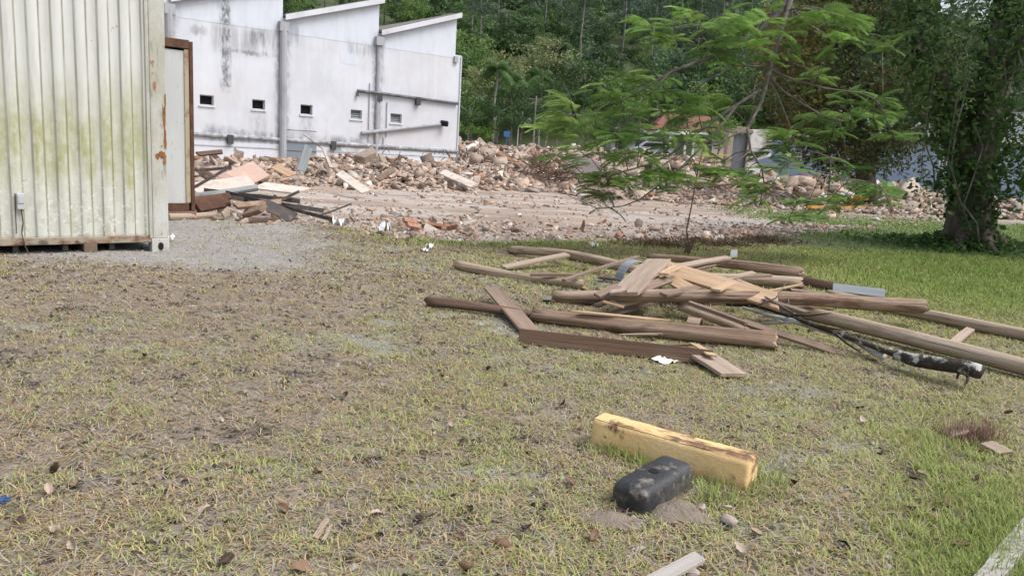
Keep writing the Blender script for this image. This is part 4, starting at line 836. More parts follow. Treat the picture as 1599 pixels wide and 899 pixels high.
# sand mounds heaped against the block
moundM = M('sandy_mound', (.27, .225, .18), [((.15, .12, .09), 30, .5, .7, .7), ((.40, .35, .30), 45, .6, .75, .6)], rough=.98, bump=(70, .8, (1, 1, 1), .03))
for i, (px, py, rx, ry, hh, lab) in enumerate(((1060, 800, .16, .11, .062, 'low sandy dirt mound against the right side of the rubber block'), (950, 810, .17, .10, .035, 'low sandy dirt mound at the left end of the rubber block'))):
    p = at(px, py, 0); V = []; nr, na = 14, 36
    for k in range(nr+1):
        f = k/nr
        for j in range(na):
            an = 6.283*j/na; q = 1+.28*(vnoise(math.cos(an)*1.7+9*i, math.sin(an)*1.7, 301)-.5)
            x, y = p[0]+math.cos(an)*rx*f*q, p[1]+math.sin(an)*ry*f*q
            z = gz(x, y)-.012+hh*(1-f*f)**1.3*(.75+.5*float(vnoise(x*14, y*14, 303)))+.006*float(vnoise(x*60, y*60, 305)); V.append((x, y, z))
    Q = [(k*na+j, (k+1)*na+j, (k+1)*na+(j+1) % na, k*na+(j+1) % na) for k in range(nr) for j in range(na)]
    tag(link('dirt_mound', np_mesh('dirt_mound', V, Q, moundM, smooth=True)), lab, 'mound')

# ------------------------------------------------------------------ foliage
def leaf_quads(P, size, r, asp=.5, up=.6, nrm=None):
    n = len(P); N_ = r.normal(0, 1, (n, 3)); N_[:, 2] += up*2
    if nrm is not None: N_ += nrm*1.2
    N_ /= np.linalg.norm(N_, axis=1)[:, None]+1e-9
    T_ = np.cross(N_, r.normal(0, 1, (n, 3))); T_ /= np.linalg.norm(T_, axis=1)[:, None]+1e-9; B_ = np.cross(N_, T_)
    s = (size*r.uniform(.65, 1.3, n))[:, None]*.5
    V = np.stack([P-T_*s, P+B_*s*asp-T_*s*.05-N_*s*.12, P+T_*s, P-B_*s*asp-T_*s*.05-N_*s*.12], 1)
    return V.reshape(-1, 3)
def crown(r, rx, rz, ncl, nlf, leaf, pal, cz=0.0, clr=.34, flat=.7, asp=.5, bottom=-.6, jit=.28):
    """clumps of leaves in an ellipsoid; returns V, col"""
    d = r.normal(0, 1, (ncl, 3)); d /= np.linalg.norm(d, axis=1)[:, None]; d[:, 2] = np.maximum(d[:, 2], bottom*r.random(ncl))
    rad = r.uniform(.35, 1.0, ncl)**.6; c = d*rad[:, None]*np.array([rx, rx, rz]); c[:, 2] += cz
    lob = 1+.35*(r.random(ncl)-.5); c[:, :2] *= lob[:, None]
    q = r.normal(0, 1, (ncl, nlf, 3)); q /= np.linalg.norm(q, axis=2)[..., None]; q *= (r.random((ncl, nlf))**.45)[..., None]
    cr = rx*clr*r.uniform(.6, 1.25, ncl); q2 = q*cr[:, None, None]*np.array([1, 1, flat])
    P = (c[:, None]+q2).reshape(-1, 3); V = leaf_quads(P, leaf, r, asp, .6, (q*.8).reshape(-1, 3))
    pal = np.asarray(pal); t = r.random(ncl); base = pal[r.integers(len(pal), size=ncl)]*(1-jit+2*jit*t)[:, None]
    col = (np.repeat(base, nlf, 0)*r.uniform(.75, 1.25, (ncl*nlf, 1)))
    return V, np.repeat(col, 4, 0), c
def quads_of(n): return np.arange(n).reshape(-1, 4)
DG = [(.042, .080, .028), (.056, .100, .034), (.034, .066, .026)]
MG = [(.10, .165, .048), (.12, .18, .055), (.078, .135, .042)]
OL = [(.15, .17, .075), (.17, .18, .095), (.12, .145, .06)]
BG = [(.13, .23, .05), (.15, .25, .055), (.10, .19, .04)]
PN = [(.058, .092, .058), (.072, .106, .066), (.048, .080, .05)]
DG, MG, OL, BG, PN = [[tuple(f*q for q in c) for c in P] for P, f in ((DG, 1.4), (MG, 1.6), (OL, 1.65), (BG, 1.6), (PN, 1.5))]
def trunk_mb(m, h, r0, r1, lean=(0, 0), n=7, kink=.15, seed=0, limbs=0, crown_r=1.0):
    q = random.Random(seed); k = 6; pts = []
    for i in range(k+1):
        f = i/k; pts.append((lean[0]*f+q.uniform(-kink, kink)*(0 < i), lean[1]*f+q.uniform(-kink, kink)*(0 < i), h*f))
    m.tube(pts, [r0+(r1-r0)*i/k for i in range(k+1)], n, jit=.06)
    for j in range(limbs):
        b = Vector(pts[q.randint(3, k)]); a = q.uniform(0, 6.28); l = crown_r*q.uniform(.5, .85)
        m.tube([b, b+Vector((math.cos(a)*l*.5, math.sin(a)*l*.5, l*.45)), b+Vector((math.cos(a)*l, math.sin(a)*l, l*.7))], [r1*.8, r1*.5, r1*.2], 5)
    return m
def tree_kind(name, seed, h, rx, rz, pal, ncl, nlf, leaf, trunk_r, limbs=5, th=None, bark=None, **kw):
    """returns (trunk mesh, crown mesh)"""
    r = np.random.default_rng(seed); cz = h-rz
    V, col, c = crown(r, rx, rz, ncl, nlf, leaf, pal, cz, **kw); cm = np_mesh('crown', V, quads_of(len(V)), leafM, col)
    m = MB(); trunk_mb(m, (th or cz+rz*.3), trunk_r, trunk_r*.45, (0, 0), 7, .02*h, seed, limbs, rx); tm = m.mesh('trunk', bark or farBark, smooth=True)
    return tm, cm
def plant_tree(name, kind, loc, s, label, cat='tree', group=None, rz=0, sz=None):
    o = empty(name, loc, label, cat, group, rz); o.scale = (s, s, sz or s)
    link('trunk', kind[0], o); link('crown', kind[1], o); return o
def palm_kind(seed, h, nf, fl):
    r = np.random.default_rng(seed); V = []; 
    for k in range(nf):
        a = r.uniform(0, 6.28); el = r.uniform(-.2, 1.2); d = np.array([math.cos(a), math.sin(a)]); n = 16
        u = np.linspace(0, 1, n); xr = fl*(u*math.cos(el)*.9); zr = fl*(u*math.sin(el)-u*u*(.55+.25*math.cos(el)))
        sp = np.stack([d[0]*xr, d[1]*xr, zr+h], 1); side = np.array([-d[1], d[0], 0])
        for i in range(1, n-1):
            for sg in (-1, 1):
                L = fl*.26*math.sin(3.14*min(1, u[i]*.95+.08))**.6; tip = sp[i]+side*sg*L*.8+np.array([d[0]*L*.45, d[1]*L*.45, -L*.5]); wv = (sp[min(i+1, n-1)]-sp[i])*.42
                V += [sp[i]-wv, sp[i]+wv, tip+wv*.3, tip-wv*.3]
    V = np.array(V); nq = len(V)//4; base = np.array([.075, .14, .04]); col = np.repeat(base*r.uniform(.6, 1.4, (nq, 1)), 4, 0)
    m = MB(); trunk_mb(m, h, .14, .11, (0, 0), 8, .03*h, seed)
    return m.mesh('trunk', farBark, smooth=True), np_mesh('crown', V, quads_of(len(V)), leafM, col)
def pine_kind(seed, h, pal=PN):
    r = np.random.default_rng(seed); V = []; C_ = []; ms = MB(); ms.tube([(0, 0, 0), (r.normal(0, .15), r.normal(0, .15), h*.5), (0, 0, h)], [.20, .15, .05], 6)
    for k in range(26):
        z = h*(.52+.47*k/26); a = r.uniform(0, 6.28); L = (1-.75*(z/h-.5)*2)*h*.13+.5; L *= r.uniform(.6, 1.3); dn = np.array([math.cos(a), math.sin(a), .35])
        ms.tube([(0, 0, z), tuple(np.array([0, 0, z])+dn*L*.7)], [.035, .012], 4, cap=False)
        for j in range(3):
            p = np.array([0, 0, z])+dn*L*(.4+.3*j); n = 34; q = r.normal(0, 1, (n, 3))*np.array([.5, .5, .26])*L*.42; V.append(leaf_quads(p+q, np.full(n, .42), r, .35, .5)); C_.append(np.repeat(np.asarray(pal)[r.integers(3)]*r.uniform(.65, 1.3)*r.uniform(.8, 1.2, (n, 1)), 4, 0))
    return ms.mesh('trunk', farBark, smooth=True), np_mesh('crown', np.vstack(V), quads_of(sum(len(v) for v in V)), leafM, np.vstack(C_))
def on_ray(px, depth, off=0):
    """ground point straight below/above the pixel column px at world depth"""
    p = dp(px, 250, depth); return (p[0], p[1], gz(p[0], p[1])-off)

KD = [tree_kind('t', 1000+i, 13, 4.6, 4.4, DG, 60, 46, .46, .26) for i in range(3)]
KM = [tree_kind('t', 1010+i, 11, 4.2, 3.8, MG, 60, 46, .44, .24) for i in range(3)]
KO = [tree_kind('t', 1020+i, 10, 4.4, 3.4, OL, 64, 50, .36, .22, limbs=8, flat=.5) for i in range(2)]
KB = [tree_kind('t', 1030+i, 7, 3.2, 3.0, BG, 44, 44, .42, .16) for i in range(2)]
KP = [pine_kind(1040+i, 19+2*i) for i in range(4)]
KPALM = [palm_kind(1050+i, 7.5+i, 22, 3.2) for i in range(2)]
rt_ = random.Random(5)
# trees one can pick out at the foot of the hill: pixel column, depth, kind, scale
# trees at the foot: (px, depth, kinds, scale, label)
foot = [(735, 92, KB, 1.0, 'bright green leafy tree right beside the white factory corner'), (775, 104, KO, 1.25, 'broad pale olive tree above the palms beyond the yard'), (845, 112, KO, 1.35, 'tall olive-green tree with a forked trunk beyond the rubble yard'),
        (722, 118, KM, 1.2, 'yellow-green crown showing over the factory corner'), (795, 90, KD, .62, 'low dark tree below the palms'), (850, 88, KD, .6, 'dark small tree behind the white tent roof'), (745, 84, KB, .55, 'small light green tree at the factory corner'),
        (905, 96, KD, .9, 'dark tree behind the tip of the feathery branch'), (960, 100, KM, .95, 'mid green tree behind the carport'), (1020, 104, KD, 1.0, 'dark tree behind the brown house roof'), (1095, 100, KM, .9, 'mid green tree right of the brown roof'),
        (1165, 98, KD, .95, 'dark tree behind the ruined gateway'), (1240, 96, KD, 1.0, 'dark tree behind the orange-brown hanging tree'), (1330, 100, KM, 1.0, 'green tree above the blue shed roof'), (1430, 104, KM, .85, 'green tree showing between the two near trunks'), (1540, 100, KD, .9, 'dark tree behind the ivy-covered trunk')]
for px, d, K, s, lab in foot: plant_tree('forest_tree' if K is not KB else 'leafy_tree', rt_.choice(K), on_ray(px, d, .3), s, lab, rz=rt_.uniform(0, 6), group='trees at the foot of the hill')
for px, d, s, lab in ((768, 86, 1.0, 'leftmost palm with drooping fronds beyond the yard'), (792, 92, 1.1, 'second palm from the factory with drooping fronds'), (838, 100, 1.25, 'tall palm below the forked olive tree'), (885, 104, 1.05, 'palm partly hidden by the feathery branch'), (862, 118, 1.3, 'palm higher on the slope right of the olive tree')):
    plant_tree('palm_tree', rt_.choice(KPALM), on_ray(px, d, .2), s, lab, 'palm', 'palms at the foot of the hill', rt_.uniform(0, 6))
for px, s, y in ((730, .5, 80), (770, .42, 80), (812, .5, 81), (860, .45, 80), (915, .5, 82), (962, .42, 81), (1060, .45, 83), (1120, .5, 80), (690, .55, 83)):
    plant_tree('shrub_tree', rt_.choice(KD+KM), on_ray(px, y, .9), s, 'low bushy dark shrub along the far edge of the rubble yard', 'shrub', 'shrubs along the far edge of the yard', rt_.uniform(0, 6))
# the forest above: individual pines, then broad crowns between them
pl = []
for row, d in enumerate((132, 150, 170, 192, 216)):
    for k in range(11):
        px = 430+ (k+.5*(row % 2))*112+rt_.uniform(-30, 30)
        if px < 700 and d < 165: continue
        pl.append((px, d+rt_.uniform(-8, 8)))
for px, d in pl: plant_tree('pine_tree', rt_.choice(KP), on_ray(px, d, .4), rt_.uniform(.8, 1.15), 'tall thin-trunked pine standing in the forest on the hillside', 'pine', 'pines on the hillside', rt_.uniform(0, 6))
for row, d in enumerate((112, 122, 136, 150, 166, 184)):
    for k in range(17):
        px = 420+(k+.5*(row % 2))*74+rt_.uniform(-26, 26)
        if px < 700 and d < 160: continue
        K = KD if rt_.random() < .62 else KM; plant_tree('forest_tree', rt_.choice(K), on_ray(px, d+rt_.uniform(-5, 5), .5), rt_.uniform(.72, 1.02), 'round dark green crown in the closed forest on the hillside', 'tree', 'broadleaf trees of the hillside forest', rt_.uniform(0, 6))
def far_forest():
    r = np.random.default_rng(99); Vs = []; Cs = []
    for k in range(520):
        d = r.uniform(104, 330); a = r.uniform(-.62, .82); x = a*d
        pal = DG if r.random() < .55 else (PN if r.random() < .6 else MG); s = r.uniform(.7, 1.2)
        V, c, _ = crown(r, 4.6*s, 4.2*s, 20, 22, .95, pal, 7*s); V += np.array([x, d, gz(x, d)-1.0]); Vs.append(V); Cs.append(c)
    V = np.vstack(Vs); o = link('far_forest', np_mesh('far_forest', V, quads_of(len(V)), leafM, np.vstack(Cs))); tag(o, 'closed dark green forest covering the hillside', 'forest', kind='stuff')
far_forest()

# ------------------------------------------------------------------ big ivy covered tree on the right
def path_tube(m, pts, rs, n=10, jit=.05): m.tube(pts, rs, n, jit=jit)
def big_tree():
    g = gp(1512, 388); base = np.array([g[0], g[1], g[2]])
    root = empty('ivy_tree', base, 'massive dark tree trunk wrapped in ivy on the right side of the lawn', 'tree')
    D = base[1]
    def L(px, py, dd=0): p = dp(px, py, D+dd); return Vector(p-base)
    main = [Vector((0, 0, -.1)), L(1514, 330), L(1520, 260, .05), L(1538, 190, .1), L(1556, 120, .2), L(1572, 40, .2), L(1588, -50, .3), L(1600, -160, .3)]
    m = MB(); path_tube(m, main, [.48, .39, .35, .31, .27, .24, .20, .14], 14, .06)
    l2 = [L(1520, 270), L(1490, 200, .2), L(1462, 120, .4), L(1440, 40, .5), L(1420, -60, .6)]; path_tube(m, l2, [.32, .25, .21, .17, .10], 10)
    l3 = [L(1552, 130, .2), L(1600, 60, -.4), L(1660, 0, -1), L(1720, -60, -1.4)]; path_tube(m, l3, [.2, .15, .1, .06], 8)
    for k in range(7):
        a = 6.28*k/7+.3; m.tube([(math.cos(a)*.3, math.sin(a)*.3, .35), (math.cos(a)*.62, math.sin(a)*.62, .05), (math.cos(a)*1.0, math.sin(a)*1.0, -.08)], [.16, .11, .04], 7)
    m.build('trunk', barkM, root, smooth=True)
    r = np.random.default_rng(41)
    # ivy on the trunk: big heart leaves hugging the bark, ragged
    P = []; 
    def along(path, n, rad, spread):
        pts = np.array([tuple(p) for p in path]); seg = np.linalg.norm(np.diff(pts, axis=0), axis=1); cs = np.concatenate([[0], np.cumsum(seg)]); u = r.random(n)*cs[-1]
        c = np.stack([np.interp(u, cs, pts[:, i]) for i in range(3)], 1); rr = np.interp(u, cs, rad)
        a = r.uniform(0, 6.28, n); cl = vnoise(a*1.6, c[:, 2]*2.2, 77)
        o = rr*1.03+spread*(r.random(n)**2)*np.clip((cl-.25)*2, 0, 1.3); k = (cl > .33+.1*r.random(n)); c[:, 0] += np.cos(a)*o; c[:, 1] += np.sin(a)*o
        nr = np.stack([np.cos(a), np.sin(a), np.zeros(n)], 1); return c[k], nr[k]
    a1, n1 = along(main, 4200, [.48, .39, .35, .31, .27, .24, .20, .14], .17); a2, n2 = along(l2, 3000, [.32, .25, .21, .17, .10], .5)
    P = np.vstack([a1, a2]); nr = np.vstack([n1, n2]); V = leaf_quads(P, np.full(len(P), .115), r, .8, .1, nr*1.2)
    t = r.random((len(P), 1)); c = (np.array([.035, .08, .022])*(1-t)+np.array([.085, .15, .045])*t)*(.7+.6*vnoise(P[:, 0]*2.5, P[:, 2]*2.5, 78))[:, None]; c = np.where(r.random((len(P), 1)) < .05, np.array([.10, .10, .035]), c)
    o = link('ivy', np_mesh('ivy', V, quads_of(len(V)), leafM, np.repeat(c, 4, 0)), root)
    # crown: clumps placed along pixels at the tree's own depth
    cl = []
    for k in range(140):
        px = r.uniform(1405, 1720); py = r.uniform(-190, 120) if r.random() < .62 else r.uniform(60, 320); dd = r.uniform(-2.2, 2.4)
        if py > 130 and px < 1445: continue
        if py > 235 and 1470 < px < 1560: continue
        if py > 110 and 1500 < px < 1585 and dd < .6: continue
        if 1350 < px < 1500 and py < 20 and r.random() < .5: continue
        cl.append(L(px, py, dd))
    cl = np.array([tuple(v) for v in cl]); n = 62; q = r.normal(0, 1, (len(cl), n, 3))*np.array([.34, .34, .27]); P = (cl[:, None]+q).reshape(-1, 3)
    V = leaf_quads(P, np.full(len(P), .118), r, .5, .5); base_c = np.array([(.042, .088, .025), (.065, .12, .035), (.09, .15, .045), (.13, .145, .055)])[r.choice(4, len(cl), p=[.42, .34, .18, .06])]*r.uniform(.7, 1.3, (len(cl), 1))
    c = np.repeat(base_c, n, 0)*r.uniform(.7, 1.3, (len(P), 1)); link('crown', np_mesh('crown', V, quads_of(len(V)), leafM, np.repeat(c, 4, 0)), root)
    # hanging creepers
    m = MB()
    for px, y0, y1, dd in ((1452, 60, 300, -.2), (1470, 40, 260, .1), (1490, 80, 330, -.5), (1500, 60, 360, -.6), (1545, 150, 330, -.7), (1562, 90, 300, -.6), (1446, 100, 220, .3), (1585, 80, 280, -.8), (1520, 200, 380, -.75)):
        pts = [L(px+rt_.uniform(-5, 5)+ (12*math.sin(i*1.3)), y0+(y1-y0)*i/6, dd) for i in range(7)]; m.tube(pts, .014, 5)
    m.build('creeper', greyBark, root, smooth=True)
    # leafy sprays hanging low around the trunk
    P = []
    for px, py, dd, s in ((1476, 285, -.4, .2), (1580, 180, -.9, .4), (1575, 230, -.9, .38), (1560, 270, -.8, .3), (1600, 290, -.9, .35), (1590, 140, -.8, .4), (1472, 205, -.2, .28), (1490, 225, -.5, .3), (1450, 170, 0, .35), (1610, 240, -.9, .4), (1480, 130, -.2, .4)):
        n = 120; P.append(np.array(tuple(L(px, py, dd)))+r.normal(0, 1, (n, 3))*s*np.array([.8, .6, .75]))
    P = np.vstack(P); V = leaf_quads(P, np.full(len(P), .15), r, .55, .5); t = r.random((len(P), 1)); c = np.array([.045, .10, .026])*(1-t)+np.array([.10, .175, .05])*t
    link('leaf_spray', np_mesh('leaf_spray', V, quads_of(len(V)), leafM, np.repeat(c, 4, 0)), root)
    # weeds round the foot
    n = 2600; a = r.uniform(0, 6.28, n); q = .45+np.abs(r.normal(0, .75, n)); x = base[0]+np.cos(a)*q*1.25; y = base[1]+np.sin(a)*q*.9; z = H(x, y)+r.random(n)*.32*np.exp(-(q-.4)/.8)+.02
    P = np.stack([x, y, z], 1); V = leaf_quads(P, np.full(n, .10), r, .6, 1.0); t = r.random((n, 1)); c = np.array([.03, .075, .018])*(1-t)+np.array([.09, .18, .035])*t
    tag(link('weeds', np_mesh('weeds', V, quads_of(len(V)), leafM, np.repeat(c, 4, 0))), 'leafy weeds growing round the foot of the ivy-covered trunk', 'weeds', kind='stuff')
big_tree()

def mid_tree():
    g = gp(1356, 327); base = np.array(g); D = base[1]
    root = empty('hanging_tree', base, 'tree with brownish-orange tinged crown and hanging vines before the blue shed', 'tree')
    def L(px, py, dd=0): return Vector(dp(px, py, D+dd)-base)
    m = MB(); path_tube(m, [Vector((0, 0, -.1)), L(1352, 280), L(1346, 220), L(1335, 150, .3), L(1325, 80), L(1318, 10)], [.42, .34, .30, .22, .15, .08], 10)
    for a, b, c in (((1346, 230), (1310, 180), (1255, 120)), ((1346, 220), (1385, 170), (1425, 110)), ((1340, 180), (1300, 120), (1290, 40)), ((1352, 270), (1375, 230), (1420, 200)), ((1338, 160), (1380, 100), (1400, 30)), ((1348, 250), (1290, 215), (1225, 200))):
        m.tube([L(*a), L(*b, rt_.uniform(-1, 1)), L(*c, rt_.uniform(-2, 2))], [.16, .10, .04], 7)
    m.build('trunk', barkM, root, smooth=True)
    r = np.random.default_rng(43); cl = []; cc = []
    while len(cl) < 400:
        px = r.uniform(1195, 1470); py = r.uniform(-60, 268); 
        if ((px-1332)/138)**2+((py-95)/175)**2 > 1: continue
        dd = r.uniform(-2.6, 2.6); cl.append(tuple(L(px, py, dd)))
        left = (px < 1275) and r.random() < .7 or r.random() < .13
        cc.append(np.array([.15, .10, .035] if left and r.random() < .28 else [.105, .095, .032] if left else [.052, .065, .024] if r.random() < .6 else [.035, .055, .02])*r.uniform(.75, 1.25))
    cl = np.array(cl); cc = np.array(cc)*1.45; n = 60; q = r.normal(0, 1, (len(cl), n, 3))*np.array([.38, .38, .27]); P = (cl[:, None]+q).reshape(-1, 3)
    V = leaf_quads(P, np.full(len(P), .19), r, .5, .5); c = np.repeat(cc, n, 0)*r.uniform(.65, 1.35, (len(P), 1)); link('crown', np_mesh('crown', V, quads_of(len(V)), leafM, np.repeat(c, 4, 0)), root)
    # hanging vines: strings of small leaves
    m = MB(); P = []
    for k in range(30):
        px = r.uniform(1240, 1465); y0 = r.uniform(200, 250); y1 = y0+r.uniform(20, 62); dd = r.uniform(-1.8, 1.8); a = np.array(tuple(L(px, y0, dd))); b = np.array(tuple(L(px+r.uniform(-3, 3), y1, dd))); m.tube([tuple(a), tuple(b)], .012, 4)
        n = 46; f = r.random((n, 1)); P.append(a+(b-a)*f+r.normal(0, 1, (n, 3))*.13*(1-.5*f))
    m.build('vine_stem', barkM, root); P = np.vstack(P); V = leaf_quads(P, np.full(len(P), .15), r, .4, -.3); c = np.array([.045, .06, .025])*r.uniform(.6, 1.4, (len(P), 1)); link('vine_leaves', np_mesh('vine_leaves', V, quads_of(len(V)), leafM, np.repeat(c, 4, 0)), root)
mid_tree()

# ------------------------------------------------------------------ feathery flamboyant tree reaching in from the right
def feather_tree():
    r = np.random.default_rng(45); bx, by = 10.2, 13.2; base = np.array([bx, by, gz(bx, by)])
    root = empty('feathery_tree', base, 'tree with fern-like bright green leaves on long drooping grey branches', 'tree')
    def W(p): return Vector(np.asarray(p)-base)
    def L(px, py, d): return W(dp(px, py, d))
    trunk = [W(base+np.array([0, 0, -.1])), W((10.1, 13.1, 1.6)), W((9.8, 12.9, 3.4)), W((8.6, 12.4, 5.0)), W((6.6, 11.6, 5.3)), L(1262, -90, 11.2), L(1245, -30, 11.1)]
    m = MB(); m.tube(trunk, [.34, .26, .22, .17, .13, .09, .075], 12, jit=.05); m.tube([W((9.8, 12.9, 3.4)), W((10.6, 13.4, 5.2)), W((12, 14, 6.6))], [.18, .13, .05], 8); m.tube([W((8.6, 12.4, 5)), W((8, 13.2, 6.6)), W((7.2, 14, 7.6))], [.12, .08, .03], 8)
    m.build('trunk', greyBark, root, smooth=True)
    B = [([(1245, -30), (1225, 15), (1180, 52), (1120, 85), (1050, 112), (985, 150), (925, 176), (885, 190)], 11.1, 10.6, .055, .012),
         ([(1245, -30), (1222, 40), (1202, 110), (1188, 160), (1166, 200), (1172, 235), (1188, 262), (1193, 285)], 11.0, 10.4, .045, .012),
         ([(1194, 105), (1150, 103), (1100, 128), (1062, 162), (1025, 185)], 11.0, 11.3, .026, .010),
         ([(1196, 108), (1240, 125), (1290, 138), (1345, 146), (1375, 160)], 11.0, 10.6, .024, .007),
         ([(1188, 140), (1130, 178), (1080, 215), (1050, 240), (1010, 258), (965, 270), (925, 268)], 10.9, 10.0, .030, .008),
         ([(1150, 165), (1110, 215), (1062, 262), (1028, 290), (1000, 312), (972, 322), (935, 326), (890, 306), (868, 288)], 10.6, 9.9, .022, .005),
         ([(1192, 112), (1222, 142), (1258, 165), (1290, 182), (1320, 190)], 11, 10.7, .022, .006),
         ([(1196, 118), (1214, 150), (1232, 195), (1246, 232)], 11, 10.7, .016, .005),
         ([(1205, 98), (1238, 140), (1260, 165), (1283, 182)], 11.1, 10.9, .012, .004),
         ([(1232, 10), (1262, 40), (1290, 55), (1345, 60), (1395, 72)], 11.2, 11.8, .03, .008),
         ([(1236, 0), (1238, 60), (1236, 120)], 11.1, 11.3, .022, .010),
         ([(1225, 20), (1180, 25), (1120, 35), (1060, 45), (1005, 42)], 11.2, 11.5, .024, .007),
         ([(1120, 85), (1085, 62), (1040, 58)], 10.9, 10.7, .014, .006),
         ([(1050, 112), (1010, 150), (975, 195), (945, 222), (905, 236)], 10.8, 10.5, .018, .006),
         ([(1166, 200), (1120, 225), (1075, 232), (1020, 268), (985, 282)], 10.5, 10.2, .016, .005),
         ([(1193, 285), (1215, 292), (1250, 312), (1295, 318)], 10.4, 10.0, .012, .005),
         ([(1188, 262), (1230, 262), (1290, 270), (1345, 285), (1385, 292)], 10.4, 10.2, .012, .005),
         ([(1172, 235), (1140, 262), (1105, 272)], 10.4, 10.3, .012, .005),
         ([(1246, 232), (1275, 238), (1310, 250)], 10.7, 10.5, .009, .004)]
    m = MB(); bp = []
    for pts, d0, d1, r0, r1 in B:
        n = len(pts); ps = []
        for i, (px, py) in enumerate(pts):
            d = d0+(d1-d0)*i/(n-1); ps.append(L(px+r.uniform(-1.5, 1.5), py, d))
        m.tube(ps, [.78*(r0+(r1-r0)*i/(n-1)) for i in range(n)], 7, jit=.08)
        for i in range(n-1):
            for f in (0, .33, .66): bp.append(np.array(tuple(ps[i].lerp(ps[i+1], f))))
    bp = np.array(bp)
    CL = [c_ for c_ in [(880,150),(900,178),(868,200),(905,212),(940,195),(958,152),(930,128),(893,228),(866,178),(915,240),(950,225),(985,100),(1012,120),(1040,142),(1068,130),(1010,42),(1040,55),(1080,50),(1112,70),(1130,30),(1090,25),(1060,18),(1120,98),(1152,112),(1130,150),(1092,162),(1060,172),(1038,188),(1075,202),(1000,165),(978,182),(1012,202),(962,215),(1100,205),(1130,195),(1000,232),(1040,225),
          (1180,38),(1222,45),(1262,30),(1300,28),(1350,40),(1380,58),(1402,72),(1330,55),(1290,65),(1242,82),(1202,85),(1162,60),(1150,15),(1200,10),(1280,5),(1330,10),(1340,145),(1368,150),(1332,175),(1300,180),(1352,190),(1382,205),(1272,185),(1232,205),(1212,232),(1252,242),(1230,218),(1262,226),(1310,250),(1290,215),(1360,172),(1310,160),(1280,130),
          (1200,265),(1240,310),(1268,330),(1300,318),(1250,340),(1330,300),(1342,285),(1370,290),(1180,292),(1150,280),(1212,312),(1190,320),(1385,305),(1290,335),(950,282),(940,296),(975,275),(1002,287),(1022,270),(1042,276),(1066,286),(960,300),(1090,270),(1110,276),(1130,268),(985,292),(1165,300),(1085,290)] if c_[0] < 980 or r.random() < .88]
    # one pinnate frond along +X, drooping: pinnae as narrow strips
    def frond(L0, seed):
        q = np.random.default_rng(seed); n = 17; V = []
        for i in range(n):
            u = (i+1.2)/(n+.6); x = L0*u*(1-.12*u); z = -L0*.30*u*u; 
            for sg in (-1, 1):
                l = L0*.42*math.sin(math.pi*(.12+.80*u))**.7; a = 1.15-.45*u; dx = math.cos(a)*l; dy = sg*math.sin(a)*l; dz = -.30*l+q.normal(0, .03*l); wv = L0*.021
                V += [(x-wv*.3, 0, z), (x+dx*.45-wv, dy*.45, z+dz*.35), (x+dx, dy, z+dz), (x+dx*.45+wv, dy*.45, z+dz*.35+.004)]
        return np.array(V)
    fr = [frond(.46, 60+i) for i in range(4)]; Vs = []; Cs = []; green = np.array([(.21, .35, .085), (.17, .29, .075), (.27, .40, .11), (.13, .225, .06)])
    for (px, py) in CL:
        for sub in range(2):
            qx, qy = px+r.normal(0, 14), py+r.normal(0, 8)
            d_ = np.interp(qx, [860, 1250, 1400], [10.4, 10.9, 11.2])+r.normal(0, .35); p = np.array(tuple(L(qx, qy, d_)))
            i = np.argmin(np.linalg.norm(bp-p, axis=1)); b = bp[i]; mid = (b+p)/2+np.array([0, 0, .05])
            m.tube([tuple(b), tuple(mid), tuple(p)], [.008, .006, .004], 5)
            dirv = p-b; az0 = math.atan2(dirv[1], dirv[0]); k = r.integers(4, 7); base_c = green[r.choice(4, p=[.35, .3, .2, .15])]*r.uniform(.8, 1.2)
            for j in range(k):
                V = fr[r.integers(4)].copy()*r.uniform(.5, .92); az = az0+r.normal(0, 1.0); el = r.normal(.12, .22); ro = r.normal(0, .3)
                c, s = math.cos(ro), math.sin(ro); V = V @ np.array([[1, 0, 0], [0, c, s], [0, -s, c]])
                c, s = math.cos(el), math.sin(el); V = V @ np.array([[c, 0, s], [0, 1, 0], [-s, 0, c]])
                c, s = math.cos(az), math.sin(az); V = V @ np.array([[c, s, 0], [-s, c, 0], [0, 0, 1]])
                o = p-dirv/(np.linalg.norm(dirv)+1e-6)*r.uniform(0, .22); Vs.append(V+o); Cs.append(np.repeat(base_c*r.uniform(.8, 1.2)*r.uniform(.85, 1.15, (len(V)//4, 1)), 4, 0))
    # the part of the crown above and right of the frame
    for k in range(70):
        p = np.array([r.uniform(8, 14), r.uniform(10.5, 16.5), 0]); p[2] = 5.9+1.6*math.sin((p[0]-3)/10*3.14)+r.normal(0, .35); p -= base; base_c = green[r.integers(4)]
        for j in range(6):
            V = fr[r.integers(4)].copy()*r.uniform(.8, 1.2); az = r.uniform(0, 6.28); c, s = math.cos(az), math.sin(az); V = V @ np.array([[c, s, 0], [-s, c, 0], [0, 0, 1]]); Vs.append(V+p); Cs.append(np.repeat(base_c*r.uniform(.8, 1.2)*np.ones((len(V)//4, 1)), 4, 0))
    m.build('branch', greyBark, root, smooth=True); V = np.vstack(Vs); link('foliage', np_mesh('foliage', V, quads_of(len(V)), leafM, np.vstack(Cs)), root)
feather_tree()

